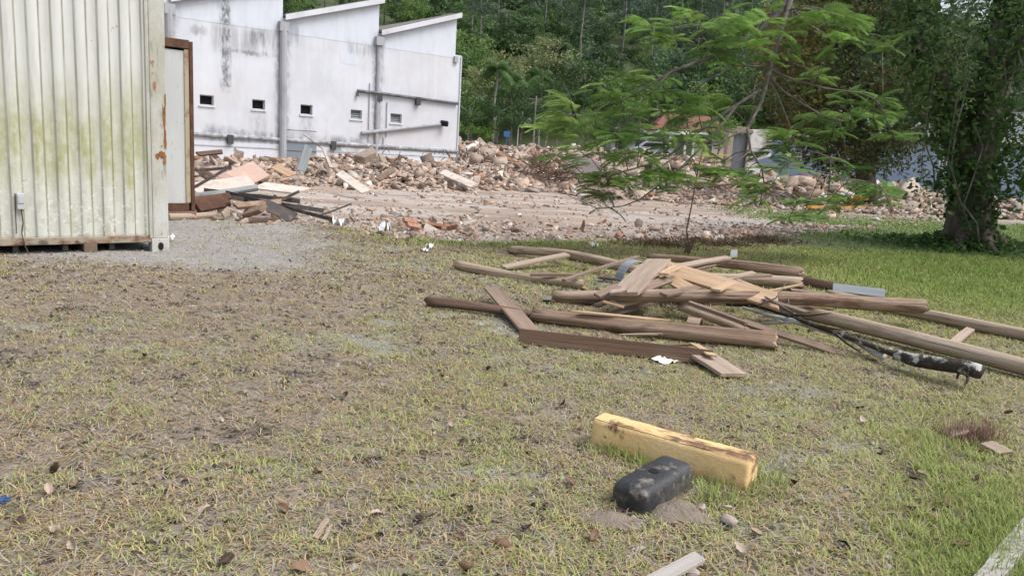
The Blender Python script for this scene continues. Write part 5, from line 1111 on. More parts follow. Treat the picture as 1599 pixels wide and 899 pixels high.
# ------------------------------------------------------------------ buildings and things in the distance
def far_buildings():
    # blue walled shed on the right
    a = dp(1178, 250, 47.5); b = dp(1470, 250, 41.0); v = b[:2]-a[:2]; ang = math.atan2(v[1], v[0]); ln = float(np.hypot(*v))+8
    zg = gz(a[0], a[1])-.25
    root = empty('blue_shed', (a[0], a[1], zg), 'long pale blue walled shed with a grey roof behind the hanging tree', 'building', rz=ang)
    blue = M('pale_blue_render', (.40, .50, .66), [((.32, .42, .58), .8, .45, .65, .6), ((.52, .58, .68), 1.2, .55, .7, .6), ((.30, .33, .36), 2.5, .62, .74, .5, (2, 2, .4))], rough=.85)
    white = M('white_render_upper', (.74, .77, .82), [((.55, .57, .60), 1.2, .55, .7, .6)], rough=.85)
    wz = 2.6; m = MB(); m.box((0, 0, 0), (ln, .25, wz)); m.box((0, .25, 0), (.25, 9, wz-.01)); m.box((ln-.25, .25, 0), (ln, 9, wz-.01)); m.box((.25, 8.75, 0), (ln-.25, 9, wz-.02)); m.build('wall', blue, root)
    m = MB(); m.add([(2, -.5, wz+.05), (ln+.4, -.5, wz+.05), (ln+.4, 4.2, wz+.75), (2, 4.2, wz+.75), (2, -.5, wz+.14), (ln+.4, -.5, wz+.14), (ln+.4, 4.2, wz+.84), (2, 4.2, wz+.84)], [(0,3,2,1),(4,5,6,7),(0,1,5,4),(1,2,6,5),(2,3,7,6),(3,0,4,7)]); m.build('roof', slateM, root)
    m = MB(); m.box((2, 4.25, .1), (ln, 4.5, wz+2.0)); m.build('upper_wall', white, root)
    m = MB(); m.box((1.6, 4.1, wz+2.0), (ln+.4, 9.3, wz+2.15)); m.build('upper_roof', slateM, root)
    for px, nx in ((1432, 5), (1258, 4)):
        x = ln_at = (dp(px, 255, 44)[0]-a[0])/math.cos(ang); fr = MB(); w2, z0, z1 = .45, 1.35, 2.05
        fr.box((x-w2, -.03, z0), (x+w2, -.002, z0+.06)); fr.box((x-w2, -.03, z1-.06), (x+w2, -.002, z1)); fr.box((x-w2, -.03, z0+.06), (x-w2+.06, -.002, z1-.06)); fr.box((x+w2-.06, -.03, z0+.06), (x+w2, -.002, z1-.06))
        for k in range(1, nx): fr.box((x-w2+k*2*w2/nx-.02, -.028, z0+.06), (x-w2+k*2*w2/nx+.02, -.003, z1-.06))
        for k in (1, 2): fr.box((x-w2+.06, -.026, z0+k*.23), (x+w2-.06, -.004, z0+k*.23+.03))
        f = fr.build('vent_window', white, root); h = MB(); h.box((x-w2+.05, -.0018, z0+.05), (x+w2-.05, -.0012, z1-.05)); h.build('dark_opening', M('vent_dark', (.13, .14, .13)) if px == 1432 else bpy.data.materials['vent_dark'], f)
    # ruined gateway left of the shed
    g = dp(1150, 278, 45); root = empty('ruined_gateway', (g[0], g[1], gz(g[0], g[1])-.15), 'ruined concrete doorway with broken lintel and white wall stub left of the blue shed', 'ruin', rz=R(8))
    s = 45/1200
    m = MB(); m.box((-.75, 0, 0), (-.42, .5, 2.75)); m.box((.42, .02, 0), (.62, .48, 2.7)); m.build('pillar', concM, root, bevel=.03)
    m = MB(); m.box((-.78, -.03, 2.76), (.72, .53, 2.98)); m.box((-.3, .0, 2.98), (.45, .4, 3.1)); m.build('lintel', concM, root, bevel=.03)
    m = MB(); m.box((-.41, .2, 0), (.41, .26, 2.7)); m.build('door', M('dull_grey_door', (.17, .19, .21), [((.26, .27, .28), 2, .5, .7, .6)], rough=.7), root)
    m = MB(); m.prism([(.63, 1.45), (1.1, 1.25), (2.0, 1.55), (1.95, 2.95), (1.5, 3.05), (.63, 3.0)], -.45, -.1, 0, Matrix.Rotation(R(90), 4, 'X')); m.prism([(.63, 0), (1.5, 0), (1.7, .6), (1.05, 1.2), (.63, 1.1)], -.4, -.15, 0, Matrix.Rotation(R(90), 4, 'X')); m.build('wall_stub', M('white_wall_stub', (.68, .67, .66), [((.45, .38, .33), 1.2, .5, .64, .8)], rough=.9), root, bevel=.02)
    m = MB(); m.tube([(.2, -.4, 0), (.22, -.4, 2.9)], .07, 8); m.build('post', darkMetal, root)
    # yellow frame
    p = dp(1096, 255, 38); zz = gz(p[0], p[1]); m = MB()
    for x in (-.02, .62): m.tube([(x, 0, -.2), (x, 0, 1.45)], .03, 6)
    m.tube([(-.05, 0, 1.42), (1.2, .1, 1.5)], .035, 6); m.tube([(0, 0, .8), (.6, 0, .8)], .02, 6)
    o = m.build('yellow_frame', M('yellow_steel', (.55, .38, .03), [((.25, .15, .05), 4, .55, .7, .7)], rough=.6)); o.location = (p[0], p[1], zz); tag(o, 'thin yellow steel frame standing left of the ruined doorway', 'frame')
    # white open carport with a car under it
    p = dp(1046, 240, 76); zz = gz(p[0], p[1]); root = empty('carport', (p[0], p[1], zz-.5), 'white flat-roofed carport on two posts at the far edge of the yard', 'carport')
    wp = M('white_paint', (.78, .79, .80), rough=.7)
    for x in (-.1, 1.4, 2.2): m = MB(); m.box((x-.10, -.1, 0), (x+.10, .1, 2.9)); m.build('post', wp, root)
    m = MB(); m.box((-1.4, -.5, 2.9), (3.4, 4.4, 3.2)); m.build('roof', wp, root); m = MB(); m.box((-1.3, 4.1, 0), (3.3, 4.3, 2.88)); m.build('rear_wall', M('dim_grey_wall', (.22, .23, .24)), root)
    p = dp(1016, 242, 72); root = empty('parked_car', (p[0], p[1], gz(p[0], p[1])+.05), 'silver car parked before the white carport', 'car')
    prof = [(-1.95, .35), (-1.95, .75), (-1.3, .88), (-.7, 1.38), (.75, 1.42), (1.45, .98), (2.0, .88), (2.05, .35)]
    m = MB(); m.prism(prof, -.82, .82, 0, Matrix.Rotation(R(90), 4, 'X')); m.build('body', M('silver_paint', (.50, .53, .57), rough=.3, metal=.5), root, bevel=.08)
    m = MB(); m.prism([(-1.05, .93), (-.62, 1.31), (.70, 1.34), (1.15, .98)], -.835, .835, 0, Matrix.Rotation(R(90), 4, 'X')); m.build('window', M('car_glass', (.03, .035, .04), rough=.1), root)
    for x in (-1.25, 1.3):
        for y in (-.75, .75): m = MB(); m.tube([(x, y-.1, .32), (x, y+.1, .32)], .32, 14); m.build('wheel', blackHole, root)
    # houses
    def house(px, py_base, depth, w_, d_, h, roofh, wallc, roofc, label, name='house', ov=.4):
        p = dp(px, py_base, depth); root = empty(name, (p[0], p[1], gz(p[0], p[1])-.4), label, 'house')
        m = MB(); m.box((-w_/2, 0, 0), (w_/2, d_, h)); m.build('wall', wallc, root)
        m = MB(); x = w_/2+ov; m.add([(-x, -ov, h), (x, -ov, h), (x, d_+ov, h), (-x, d_+ov, h), (-x*.55, d_/2, h+roofh), (x*.55, d_/2, h+roofh)], [(0, 1, 5, 4), (1, 2, 5), (2, 3, 4, 5), (3, 0, 4), (3, 2, 1, 0)]); m.build('roof', roofc, root)
        for k in (-.28, .22):
            m = MB(); m.box((k*w_-.5, -.03, h*.4), (k*w_+.5, -.002, h*.75)); m.build('window', M('house_window', (.05, .06, .07), rough=.2) if 'house_window' not in bpy.data.materials else bpy.data.materials['house_window'], root)
    tile = M('brown_tile_roof', (.20, .095, .065), [((.12, .06, .045), 2, .5, .7, .7)], rough=.9); cream = M('cream_render', (.50, .46, .40), [((.38, .34, .3), .8, .5, .7, .6)], rough=.9)
    house(1078, 235, 84, 8, 7, 3.4, 1.9, cream, tile, 'low house with a brown tiled roof behind the feathery branches')
    house(985, 236, 82, 4.2, 5, 2.8, .6, M('pale_blue_house', (.50, .56, .62), rough=.9), slateM, 'small pale blue house left of the white carport')
    p = dp(826, 200, 82); root = empty('tent', (p[0], p[1], gz(p[0], p[1])-.3), 'small white peaked canopy roof on posts at the far edge of the yard', 'canopy')
    hh = dp(826, 196, 82)[2]-gz(p[0], p[1])+.1; m = MB(); m.add([(-1.2, -1.2, hh), (1.2, -1.2, hh), (1.2, 1.2, hh), (-1.2, 1.2, hh), (0, 0, hh+1.0)], [(0, 1, 4), (1, 2, 4), (2, 3, 4), (3, 0, 4), (3, 2, 1, 0)]); m.build('roof', M('dull_white_fabric', (.52, .51, .50), rough=.9), root)
    for x, y in ((-1.1, -1.1), (1.1, -1.1), (1.1, 1.1), (-1.1, 1.1)): m = MB(); m.tube([(x, y, 0), (x, y, hh)], .06, 6); m.build('leg', wp, root)
    # posts and small signs along the far edge
    for px, pt, d, mat, nm, lab, wdt in ((736, 222, 74, wp, 'white_sign', 'small white board on a stake right of the factory corner', .28), (776, 226, 73, wp, 'white_stake', 'leaning white stake at the far edge of the rubble', .08), (790, 205, 78, M('blue_sign_paint', (.05, .16, .36), rough=.6), 'blue_sign', 'small blue sign on a pole at the far edge of the yard', .3), (1240, 238, 70, wp, 'white_stake', 'white stake standing behind the hanging tree', .1)):
        p = dp(px, 236, d); z0 = gz(p[0], p[1]); zt = dp(px, pt, d)[2]; m = MB(); m.tube([(0, 0, -.2), (.12 if nm == 'white_stake' else 0, 0, zt-z0)], .045, 6)
        if wdt > .15: m.box((-wdt, -.08, zt-z0-.55), (wdt, -.05, zt-z0))
        o = m.build(nm, mat); o.location = (p[0], p[1], z0); tag(o, lab, 'sign' if wdt > .15 else 'stake')
    for i, (px, pt, d) in enumerate(((832, 150, 79), (996, 190, 84), (868, 195, 80))):
        p = dp(px, 236, d); z0 = gz(p[0], p[1]); zt = dp(px, pt, d)[2]; m = MB(); m.tube([(0, 0, -.2), (0, 0, zt-z0)], [.11, .07], 8); m.tube([(-.7, 0, zt-z0-.3), (.7, 0, zt-z0-.3)], .05, 6)
        o = m.build('utility_pole', farBark); o.location = (p[0], p[1], z0); tag(o, ('tallest wooden utility pole before the palms', 'utility pole beside the small pale blue house', 'short utility pole behind the feathery branch tip')[i], 'pole')
far_buildings()

# ------------------------------------------------------------------ larger single pieces in the yard
def ground_pt(px, py): return gp(px, py)
def yard_bar(p0, p1, r, mat, name, label, cat, sec='tube', h0=.08, h1=.08, group=None, w_=.1, t=.03, roll=0):
    a = gp(p0[0], p0[1]) if len(p0) == 2 else dp(*p0); b = gp(p1[0], p1[1]) if len(p1) == 2 else dp(*p1)
    if len(p0) == 2: a[2] += h0
    if len(p1) == 2: b[2] += h1
    L = float(np.linalg.norm(b-a))
    if sec == 'tube':
        m = MB(); m.tube([(0, 0, 0), (L*.5, 0, -.01*L), (L, 0, 0)], r, 10); o = m.build(name, mat, smooth=False)
    elif sec == 'angle':
        m = MB(); m.box((0, 0, 0), (L, w_, t)); m.box((0, 0, t), (L, t, w_)); o = m.build(name, mat)
    else:
        o = board_mesh(name, mat, L, w_, t, random.randint(0, 999)); o.transform(Matrix.Translation((L/2, 0, 0))); o = link(name, o)
    orient(o, a, b, roll); return tag(o, label, cat, group)
G = 'scrap metal and timber beside the grey container'
D0 = 12.6
yard_bar((300, 307, 13.0), (402, 293, 13.6), .06, greyMetal, 'pipe', 'pale grey pipe on top of the scrap beside the grey container', 'pipe', group=G)
yard_bar((306, 294, 12.5), (360, 263, 13.2), .02, darkMetal, 'steel_angle', 'dark steel bar slanting up beside the grey container', 'bar', 'angle', group=G, w_=.05, t=.012)
yard_bar((307, 269, 12.8), (362, 264, 13.2), .02, darkMetal, 'steel_angle', 'level dark steel bar above the scrap beside the grey container', 'bar', 'angle', group=G, w_=.05, t=.012)
yard_bar((304, 321, 12.4), (358, 312, 12.9), .02, rustM, 'steel_channel', 'rusty red-brown steel beam at the foot of the grey container', 'beam', 'board', group=G, w_=.24, t=.1, roll=R(65))
yard_bar((352, 303, 13.0), (528, 352), .02, darkMetal, 'steel_angle', 'longest dark steel bar sloping from the scrap to the grass', 'bar', 'angle', group=G, w_=.06, t=.015, h1=.03)
yard_bar((360, 312, 12.7), (505, 337), .02, darkMetal, 'steel_angle', 'dark steel bar lying along the front of the scrap', 'bar', 'angle', group=G, w_=.08, t=.015, h1=.05)
yard_bar((318, 300, 13.3), (468, 318, 13.5), .02, darkMetal, 'steel_angle', 'black bar across the back of the scrap', 'bar', 'angle', group=G, w_=.07, t=.015)
yard_bar((437, 316, 13.2), (468, 301, 13.6), .02, darkMetal, 'steel_angle', 'short black bar tilted up at the end of the scrap', 'bar', 'angle', group=G, w_=.05, t=.012)
yard_bar((500, 336, 12.8), (548, 318, 13.6), .016, darkMetal, 'steel_rod', 'thin black rod pointing up right over the dirt', 'rod', group=G)
yard_bar((300, 333), (360, 326), .02, woodScrap, 'scrap_beam', 'dark timber beam under the rusty steel beam', 'beam', 'board', group=G, w_=.12, t=.09, h0=.06, h1=.1)
yard_bar((348, 345), (357, 327, 12.4), .02, plankGrey, 'plank', 'short pale plank leaning against the scrap', 'plank', 'board', group=G, w_=.10, t=.03, roll=R(70))
yard_bar((378, 349), (462, 345), .02, logDark, 'scrap_beam', 'dark rotten plank lying before the scrap', 'plank', 'board', group=G, w_=.12, t=.05, h0=.04, h1=.04)
yard_bar((382, 342), (412, 325, 12.4), .02, woodScrap, 'scrap_beam', 'brown timber stub tilted in the scrap', 'beam', 'board', group=G, w_=.16, t=.08, roll=R(40))
yard_bar((416, 320, 12.5), (460, 346), .02, darkMetal, 'bent_sheet', 'bent black sheet strip at the right end of the scrap', 'sheet', 'board', group=G, w_=.22, t=.02, roll=R(50), h1=.05)
yard_bar((368, 322, 12.6), (440, 316, 12.9), .02, woodScrap, 'scrap_beam', 'splintered brown beam lying over the scrap middle', 'beam', 'board', group=G, w_=.14, t=.06, roll=R(30))
yard_bar((420, 315, 12.9), (425, 330, 12.6), .02, rustM, 'steel_strip', 'rusty strip hanging off the scrap', 'strip', 'board', group=G, w_=.09, t=.02, roll=R(50))
yard_bar((262, 344), (332, 341), .055, plankGrey, 'round_post', 'pale round post lying under the grey container edge', 'post', group=G, h0=.05, h1=.05)
yard_bar((300, 297, 14.6), (395, 284, 15.5), .02, plasterM, 'plaster_sheet', 'broad whitish sheet behind the pale grey pipe', 'sheet', 'board', group=G, w_=.6, t=.03, roll=R(18))
H_ = 'boards and sheets on the heap below the factory'
yard_bar((470, 266, 22.3), (482, 228, 22.6), .02, plankSlate, 'plank', 'grey plank standing upright out of the heap under the steel door', 'plank', 'board', group=H_, w_=.28, t=.04, roll=R(70))
yard_bar((362, 284, 19.5), (408, 263, 20.6), .02, pinkM, 'laminate_sheet', 'pinkish laminate sheet lying on the left of the heap', 'sheet', 'board', group=H_, w_=.7, t=.03, roll=R(25))
yard_bar((326, 262, 20), (366, 284, 19.2), .02, pinkM, 'laminate_sheet', 'narrow pinkish board left of the laminate sheet', 'sheet', 'board', group=H_, w_=.22, t=.03, roll=R(30))
yard_bar((308, 241, 22), (348, 237, 22.5), .02, logDark, 'plank', 'dark plank on the heap top beside the grey container', 'plank', 'board', group=H_, w_=.16, t=.06, roll=R(40))
yard_bar((428, 259, 21), (457, 274, 20.5), .02, plankFresh, 'plank', 'pale yellow board on the middle of the heap', 'plank', 'board', group=H_, w_=.24, t=.03, roll=R(30))
yard_bar((530, 270, 20.5), (572, 300, 19.2), .02, plasterM, 'plank', 'long whitish board sloping down the front of the heap', 'plank', 'board', group=H_, w_=.24, t=.04, roll=R(25))
yard_bar((590, 281, 21.5), (615, 264, 22), .02, woodScrap, 'plank', 'brown timber slanting on the right of the heap', 'plank', 'board', group=H_, w_=.16, t=.06, roll=R(40))
yard_bar((506, 235, 24), (517, 262, 23), .02, plasterM, 'plank', 'thin white batten leaning on the heap', 'plank', 'board', group=H_, w_=.09, t=.05)
yard_bar((405, 290, 18.5), (470, 298, 18.0), .02, plasterM, 'plaster_sheet', 'broad white plaster sheet at the left foot of the heap', 'sheet', 'board', group=H_, w_=.55, t=.04, roll=R(12))
yard_bar((560, 250, 25), (585, 238, 25.5), .02, concM, 'concrete_beam', 'grey concrete beam end on the heap top', 'beam', 'board', group=H_, w_=.35, t=.28, roll=R(20))
yard_bar((690, 268, 26), (740, 290, 24.5), .02, plasterM, 'plank', 'whitish board on the right slope of the heap', 'plank', 'board', group=H_, w_=.3, t=.05, roll=R(25))
# the tilted slab and the tangle beyond the heap
p = dp(907, 263, 31); m = MB(); m.prism([(-.75, -.28), (.78, -.22), (.70, .36), (-.40, .52), (-.62, .40)], -.06, .06); o = m.build('tilted_slab', M('brown_grey_slab', (.27, .235, .225), [((.19, .165, .155), 1.5, .45, .65, .6)], rough=.9), bevel=.01); o.location = p; o.rotation_euler = (R(62), R(4), R(-6)); tag(o, 'big grey-brown slab tilted up in the rubble beyond the yard', 'slab')
p = dp(868, 272, 29.5); m = MB(); q = random.Random(8)
for k in range(95):
    a = q.uniform(0, 6.28); b = q.uniform(0, 6.28); c = Vector((q.gauss(0, .45), q.gauss(0, .3), q.gauss(.12, .2))); d1 = Vector((math.cos(a), math.sin(a), q.gauss(0, .5)))*q.uniform(.2, .55); d2 = Vector((math.cos(b), math.sin(b), q.gauss(0, .5)))*.3
    m.tube([c-d1, c+d2*.5, c+d1], q.uniform(.008, .022), 4)
o = m.build('wire_tangle', M('brown_tangle', (.13, .085, .06), [((.22, .15, .10), 5, .5, .7, .7)], rough=.9)); o.location = p; tag(o, 'tangle of brown roots and wire left of the tilted slab', 'tangle')
p = dp(838, 256, 31); m = MB()
for k in range(60):
    a = q.uniform(0, 6.28); c = Vector((q.gauss(0, .22), q.gauss(0, .2), q.gauss(.1, .15))); d1 = Vector((math.cos(a), math.sin(a), q.gauss(0, .6)))*q.uniform(.15, .35); m.tube([c-d1, c, c+d1], q.uniform(.008, .018), 4)
o = m.build('root_ball', bpy.data.materials['brown_tangle']); o.location = p; tag(o, 'reddish brown dead bush on the rubble above the wire tangle', 'bush')
for i, (px, py, d, nm, mat, lab) in enumerate(((726, 243, 34, 'dead_bush', 'brown_tangle', 'reddish dead brush at the foot of the factory corner'),)):
    p = dp(px, py, d); m = MB()
    for k in range(130):
        a = q.uniform(0, 6.28); c = Vector((q.gauss(0, .7), q.gauss(0, .4), q.gauss(-.1, .12))); d1 = Vector((math.cos(a)*.5, math.sin(a)*.5, q.uniform(.2, 1)))*q.uniform(.1, .35); m.tube([c, c+d1], q.uniform(.008, .02), 4)
    o = m.build(nm, bpy.data.materials[mat]); o.location = p; tag(o, lab, 'bush')
# orange-yellow timbers, stake posts, dark logs by the mid trunk
yel = M('orange_timber', (.50, .26, .05), [((.34, .17, .05), 3, .5, .7, .7)], rough=.8)
OG = 'orange timbers stacked by the hanging tree'
for i, (a, b, w_, h, lab) in enumerate((((1308, 331), (1352, 331), .2, .10, 'lowest orange timber lying left of the hanging tree trunk'), ((1316, 326), (1340, 326), .18, .30, 'upper orange timber on the stack by the hanging tree trunk'), ((1335, 328), (1350, 327), .22, .42, 'short orange block on top of the timber stack'))):
    yard_bar(a, b, .02, yel, 'orange_timber', lab, 'timber', 'board', h0=h, h1=h, group=OG, w_=w_, t=.16)
yard_bar((1262, 330), (1300, 328), .02, yel, 'orange_timber', 'orange board half hidden by the lowest feathery fronds', 'timber', 'board', h0=.12, h1=.12, group=OG, w_=.18, t=.08)
yard_bar((1075, 306), (1150, 299), .02, logDark, 'plank', 'long dark plank across the bank beyond the yard', 'plank', 'board', h0=.25, h1=.35, w_=.16, t=.08)
yard_bar((1090, 312), (1185, 311), .02, woodScrap, 'plank', 'brown plank at the foot of the bank', 'plank', 'board', h0=.12, h1=.12, w_=.14, t=.06)
for i, px in enumerate((1012, 1033, 1043)):
    p = dp(px, 262, 33); z0 = gz(p[0], p[1]); zt = dp(px, 257 if i == 0 else 261, 33)[2]; m = MB(); w_ = .13 if i == 0 else .05; m.box((-w_, -w_, -.2), (w_, w_, max(.7, zt-z0))); o = m.build('stump_post', darkMetal, bevel=.01); o.location = (p[0], p[1], z0); tag(o, ('thick dark stub post in the rubble beyond the yard', 'thin dark stub post right of the thick one', 'thinner dark stub post, third from the left in the rubble')[i], 'post')
# plastic bottles on the bank
bot = M('clear_plastic', (.60, .66, .72), rough=.15, spec=.6)
for i, (px, py) in enumerate(((1142, 314), (1070, 311))):
    p = gp(px, py); m = MB(); m.tube([(-.2, 0, .1), (-.16, 0, .1), (.1, 0, .1), (.16, 0, .1), (.2, 0, .1), (.26, 0, .1)], [.09, .10, .10, .07, .035, .035], 12); o = m.build('plastic_bottle', bot, smooth=True); o.location = p; o.rotation_euler = (0, -.4, .5+i); tag(o, ('pale clear plastic bottle right of the thin sapling', 'clear plastic bottle left of the thin sapling')[i], 'bottle')

# ------------------------------------------------------------------ sapling and stump
g = gp(1078, 393); root = empty('sapling', g, 'thin bare sapling stem rising behind the timber pile', 'sapling')
D = g[1]; Lc = lambda px, py: Vector(dp(px, py, D)-g)
m = MB(); m.tube([Vector((0, 0, -.03)), Lc(1072, 360), Lc(1080, 320), Lc(1088, 275), Lc(1098, 230), Lc(1108, 195)], [.017, .013, .011, .009, .007, .004], 7, jit=.1); m.tube([Lc(1088, 275), Lc(1078, 250), Lc(1062, 235)], [.006, .005, .003], 5); m.build('stem', greyBark, root, smooth=True)
g2 = gp(1070, 397); m = MB(); m.tube([(0, 0, -.04), (.05, .0, .10), (.10, .02, .20), (.15, .03, .26)], [.045, .04, .035, .015], 8, jit=.15); m.tube([(.04, 0, .08), (-.03, .02, .2)], [.02, .006], 6); o = m.build('stump', logDark, smooth=True); o.location = g2; tag(o, 'small broken dark stump at the foot of the sapling', 'stump')
for i, (px, py, rx) in enumerate(((1030, 385, .35), (1120, 384, .4), (1195, 378, .3))):
    g = gp(px, py); r = np.random.default_rng(700+i); n = 700; P = g+r.normal(0, 1, (n, 3))*np.array([rx, .2, .03])+np.array([0, 0, .05]); V = leaf_quads(P, np.full(n, .09), r, .25, .6); c = np.array([.13, .085, .055])*r.uniform(.5, 1.5, (n, 1)); tag(link('dead_twigs', np_mesh('dead_twigs', V, quads_of(len(V)), leafM, np.repeat(c, 4, 0))), 'brown heaps of dead leaves and twigs along the lawn edge', 'dead leaves', kind='stuff')

# ------------------------------------------------------------------ kerb and small things in the foreground
a = at(1537, 915, 0); b = at(1628, 802, 0); v = (b-a)/np.linalg.norm(b-a); kang = math.atan2(v[1], v[0])
m = MB(); Lk = 12
xs = np.linspace(-1.5, Lk, 60); prof = [(-.042, -.1), (.042, -.1), (.036, .04), (-.036, .04)]
V = [(x, y+random.uniform(-.003, .003), z+random.uniform(-.003, .003)) for x in xs for y, z in prof]; F = [(i*4+k, i*4+4+k, i*4+4+(k+1) % 4, i*4+(k+1) % 4) for i in range(59) for k in range(4)]
m.add(V, F); o = m.build('kerb', M('mossy_kerb', (.38, .365, .34), [((.22, .205, .17), 6, .48, .66, .8), ((.58, .57, .55), 9, .55, .7, .6), ((.14, .13, .10), 24, .62, .74, .7)], rough=.95, bump=(30, .5))); o.location = (*a[:2], gz(a[0], a[1])); o.rotation_euler = (0, 0, kang); tag(o, kind='structure')
def leaf_mesh(name, L, W, curl_, fold, mat, seed):
    r = np.random.default_rng(seed); n = 9; V = []
    for i in range(n):
        u = i/(n-1); w_ = W*math.sin(math.pi*min(.97, u*.93+.05))**.75*(1+.12*r.normal()); x = L*(u-.5); z = curl_*L*((u-.5)**2)*4-.0*L
        for k in (-1, -.5, 0, .5, 1): V.append((x, k*w_, z+fold*abs(k)*w_+.06*W*r.normal()))
    Q = [(i*5+k, i*5+k+1, i*5+k+6, i*5+k+5) for i in range(n-1) for k in range(4)]
    return np_mesh(name, V, Q, mat, smooth=True)
lfD = M('dark_dry_leaf', (.055, .035, .026), [((.12, .08, .055), 20, .5, .7, .7)], rough=.7); lfB = M('brown_dry_leaf', (.20, .125, .08), [((.30, .21, .15), 18, .5, .7, .7)], rough=.8); lfP = M('pale_dry_leaf', (.42, .34, .27), [((.28, .21, .16), 18, .5, .7, .7)], rough=.8)
LV = {}
for nm, mt in (('d', lfD), ('b', lfB), ('p', lfP)): LV[nm] = [leaf_mesh('fallen_leaf', .10, .03, c, f, mt, 800+i) for i, (c, f) in enumerate(((.35, .5), (.5, .9), (-.2, .3), (.2, 1.2)))]
LL = {'d': 'dark curled dry leaf lying on the patchy lawn', 'b': 'brown dry leaf lying on the patchy lawn', 'p': 'pale tan dry leaf lying flat on the patchy lawn'}
spots = [(90, 742, 'd', 1.0), (497, 737, 'd', .9), (738, 803, 'd', .8), (820, 832, 'd', .7), (785, 855, 'b', 1.1), (735, 893, 'b', 1.3), (470, 890, 'b', 1.2), (352, 882, 'd', .9), (890, 760, 'b', 1.0), (880, 632, 'd', .8), (540, 620, 'd', .8), (660, 705, 'd', .6), (30, 820, 'd', .9), (660, 812, 'p', 1.1), (590, 800, 'p', .9), (75, 775, 'p', .9), (320, 802, 'p', 1.1), (95, 835, 'p', .9), (118, 858, 'p', .9), (1348, 660, 'p', 1.0), (1425, 752, 'd', .9), (1440, 745, 'p', .8), (1522, 752, 'd', .8), (1480, 785, 'b', .8), (1500, 855, 'b', 1.0), (1460, 850, 'd', .8), (1180, 835, 'p', .8), (1162, 862, 'p', 1.1), (1250, 875, 'p', 1.0), (1000, 860, 'p', .9), (415, 690, 'p', .8), (700, 670, 'p', .8), (440, 800, 'b', .8), (1090, 800, 'b', .7), (925, 840, 'b', .9), (1240, 760, 'd', .9), (1420, 800, 'd', .8), (1320, 850, 'd', .9), (1540, 660, 'd', .8), (1340, 640, 'd', .6), (1575, 650, 'd', .8), (225, 560, 'd', .7), (180, 640, 'd', .7), (395, 590, 'd', .7), (60, 600, 'd', .7), (690, 590, 'd', .8), (760, 580, 'd', .8), (820, 545, 'd', .7)]
rl_ = random.Random(12)
for k in range(22): spots.append((rl_.uniform(0, 1560), rl_.uniform(480, 895), rl_.choice('dbbpp'), rl_.uniform(.4, .75)))
for px, py, k, s in spots:
    p = at(px, py, 0); o = link('fallen_leaf', rl_.choice(LV[k])); o.location = (p[0], p[1], gz(p[0], p[1])+.010+.010*s); o.rotation_euler = (rl_.gauss(0, .5), rl_.gauss(0, .35), rl_.uniform(0, 6.28)); o.scale = (s*.62,)*3; tag(o, LL[k], 'leaf', 'dry leaves scattered over the lawn')
# stones, paper, chips
stM = M('pale_stone', (.36, .30, .265), [((.24, .20, .175), 12, .5, .7, .7)], rough=.9, bump=(40, .4))
def stone(px, py, d, mat, label, seed, cat='stone', name='stone'):
    p = at(px, py, 0); o = link(name, chunk_mesh(name, mat, d, seed, 26)); o.data.polygons.foreach_set('use_smooth', [True]*len(o.data.polygons)); o.location = (p[0], p[1], gz(p[0], p[1])+d[2]*.3); o.rotation_euler = (.3, -.2, seed); return tag(o, label, cat)
stone(1140, 812, (.065, .075, .04), stM, 'pale pinkish oval stone right of the rubber block', 901); stone(1133, 792, (.04, .035, .025), stM, 'small stone just above the pale oval stone', 902); stone(1082, 893, (.07, .05, .03), stM, 'pale flat stone right of the grey board at the bottom edge', 903); stone(1094, 794, (.04, .04, .03), stM, 'small pinkish stone on the dirt mound', 904)
def crumple(px, py, d, label, seed, cat='plastic', name='plastic_scrap', mat=None):
    p = at(px, py, 0); r = np.random.default_rng(seed); n = 8; V = [((i/(n-1)-.5)*d[0], (j/(n-1)-.5)*d[1]*(1-.3*abs(i/(n-1)-.5)), abs(r.normal(0, d[2]))+d[2]*.4) for i in range(n) for j in range(n)]; Q = [(i*n+j, (i+1)*n+j, (i+1)*n+j+1, i*n+j+1) for i in range(n-1) for j in range(n-1)]
    o = link(name, np_mesh(name, V, Q, mat or paperM)); o.location = (p[0], p[1], gz(p[0], p[1])+.012); o.rotation_euler = (.12, 0, seed*.7); return tag(o, label, cat)
crumple(1040, 562, (.19, .13, .009), 'white crumpled plastic below the long edge-standing board', 1); crumple(670, 389, (.13, .1, .03), 'white plastic scrap left of the timber pile, upper of two', 2); crumple(664, 395, (.12, .08, .02), 'white plastic scrap left of the timber pile, lower of two', 3); crumple(599, 366, (.18, .14, .08), 'grey-white crumpled lump at the lawn edge', 4); crumple(530, 358, (.20, .14, .08), 'pale grey lump in the grass below the scrap', 5); crumple(929, 388, (.14, .1, .04), 'small white scrap behind the dark split log', 6); crumple(265, 377, (.16, .1, .03), 'white scrap on the sand at the corner of the algae-stained container', 8)
p = at(1145, 404, 0); m = MB(); m.prism([(-.05, 0), (.055, .01), (.05, .12), (-.04, .11)], -.015, .015, 0, Matrix.Rotation(R(75), 4, 'X')); o = m.build('white_card', paperM); o.location = (p[0], p[1], gz(p[0], p[1])+.02); tag(o, 'upright white card standing in the grass behind the pile', 'card')
crumple(0, 791, (.07, .03, .01), 'blue wrapper at the left edge of the lawn', 9, 'wrapper', 'blue_wrapper', M('blue_wrapper', (.03, .08, .22), [((.6, .65, .7), 10, .6, .7, .8)], rough=.4))
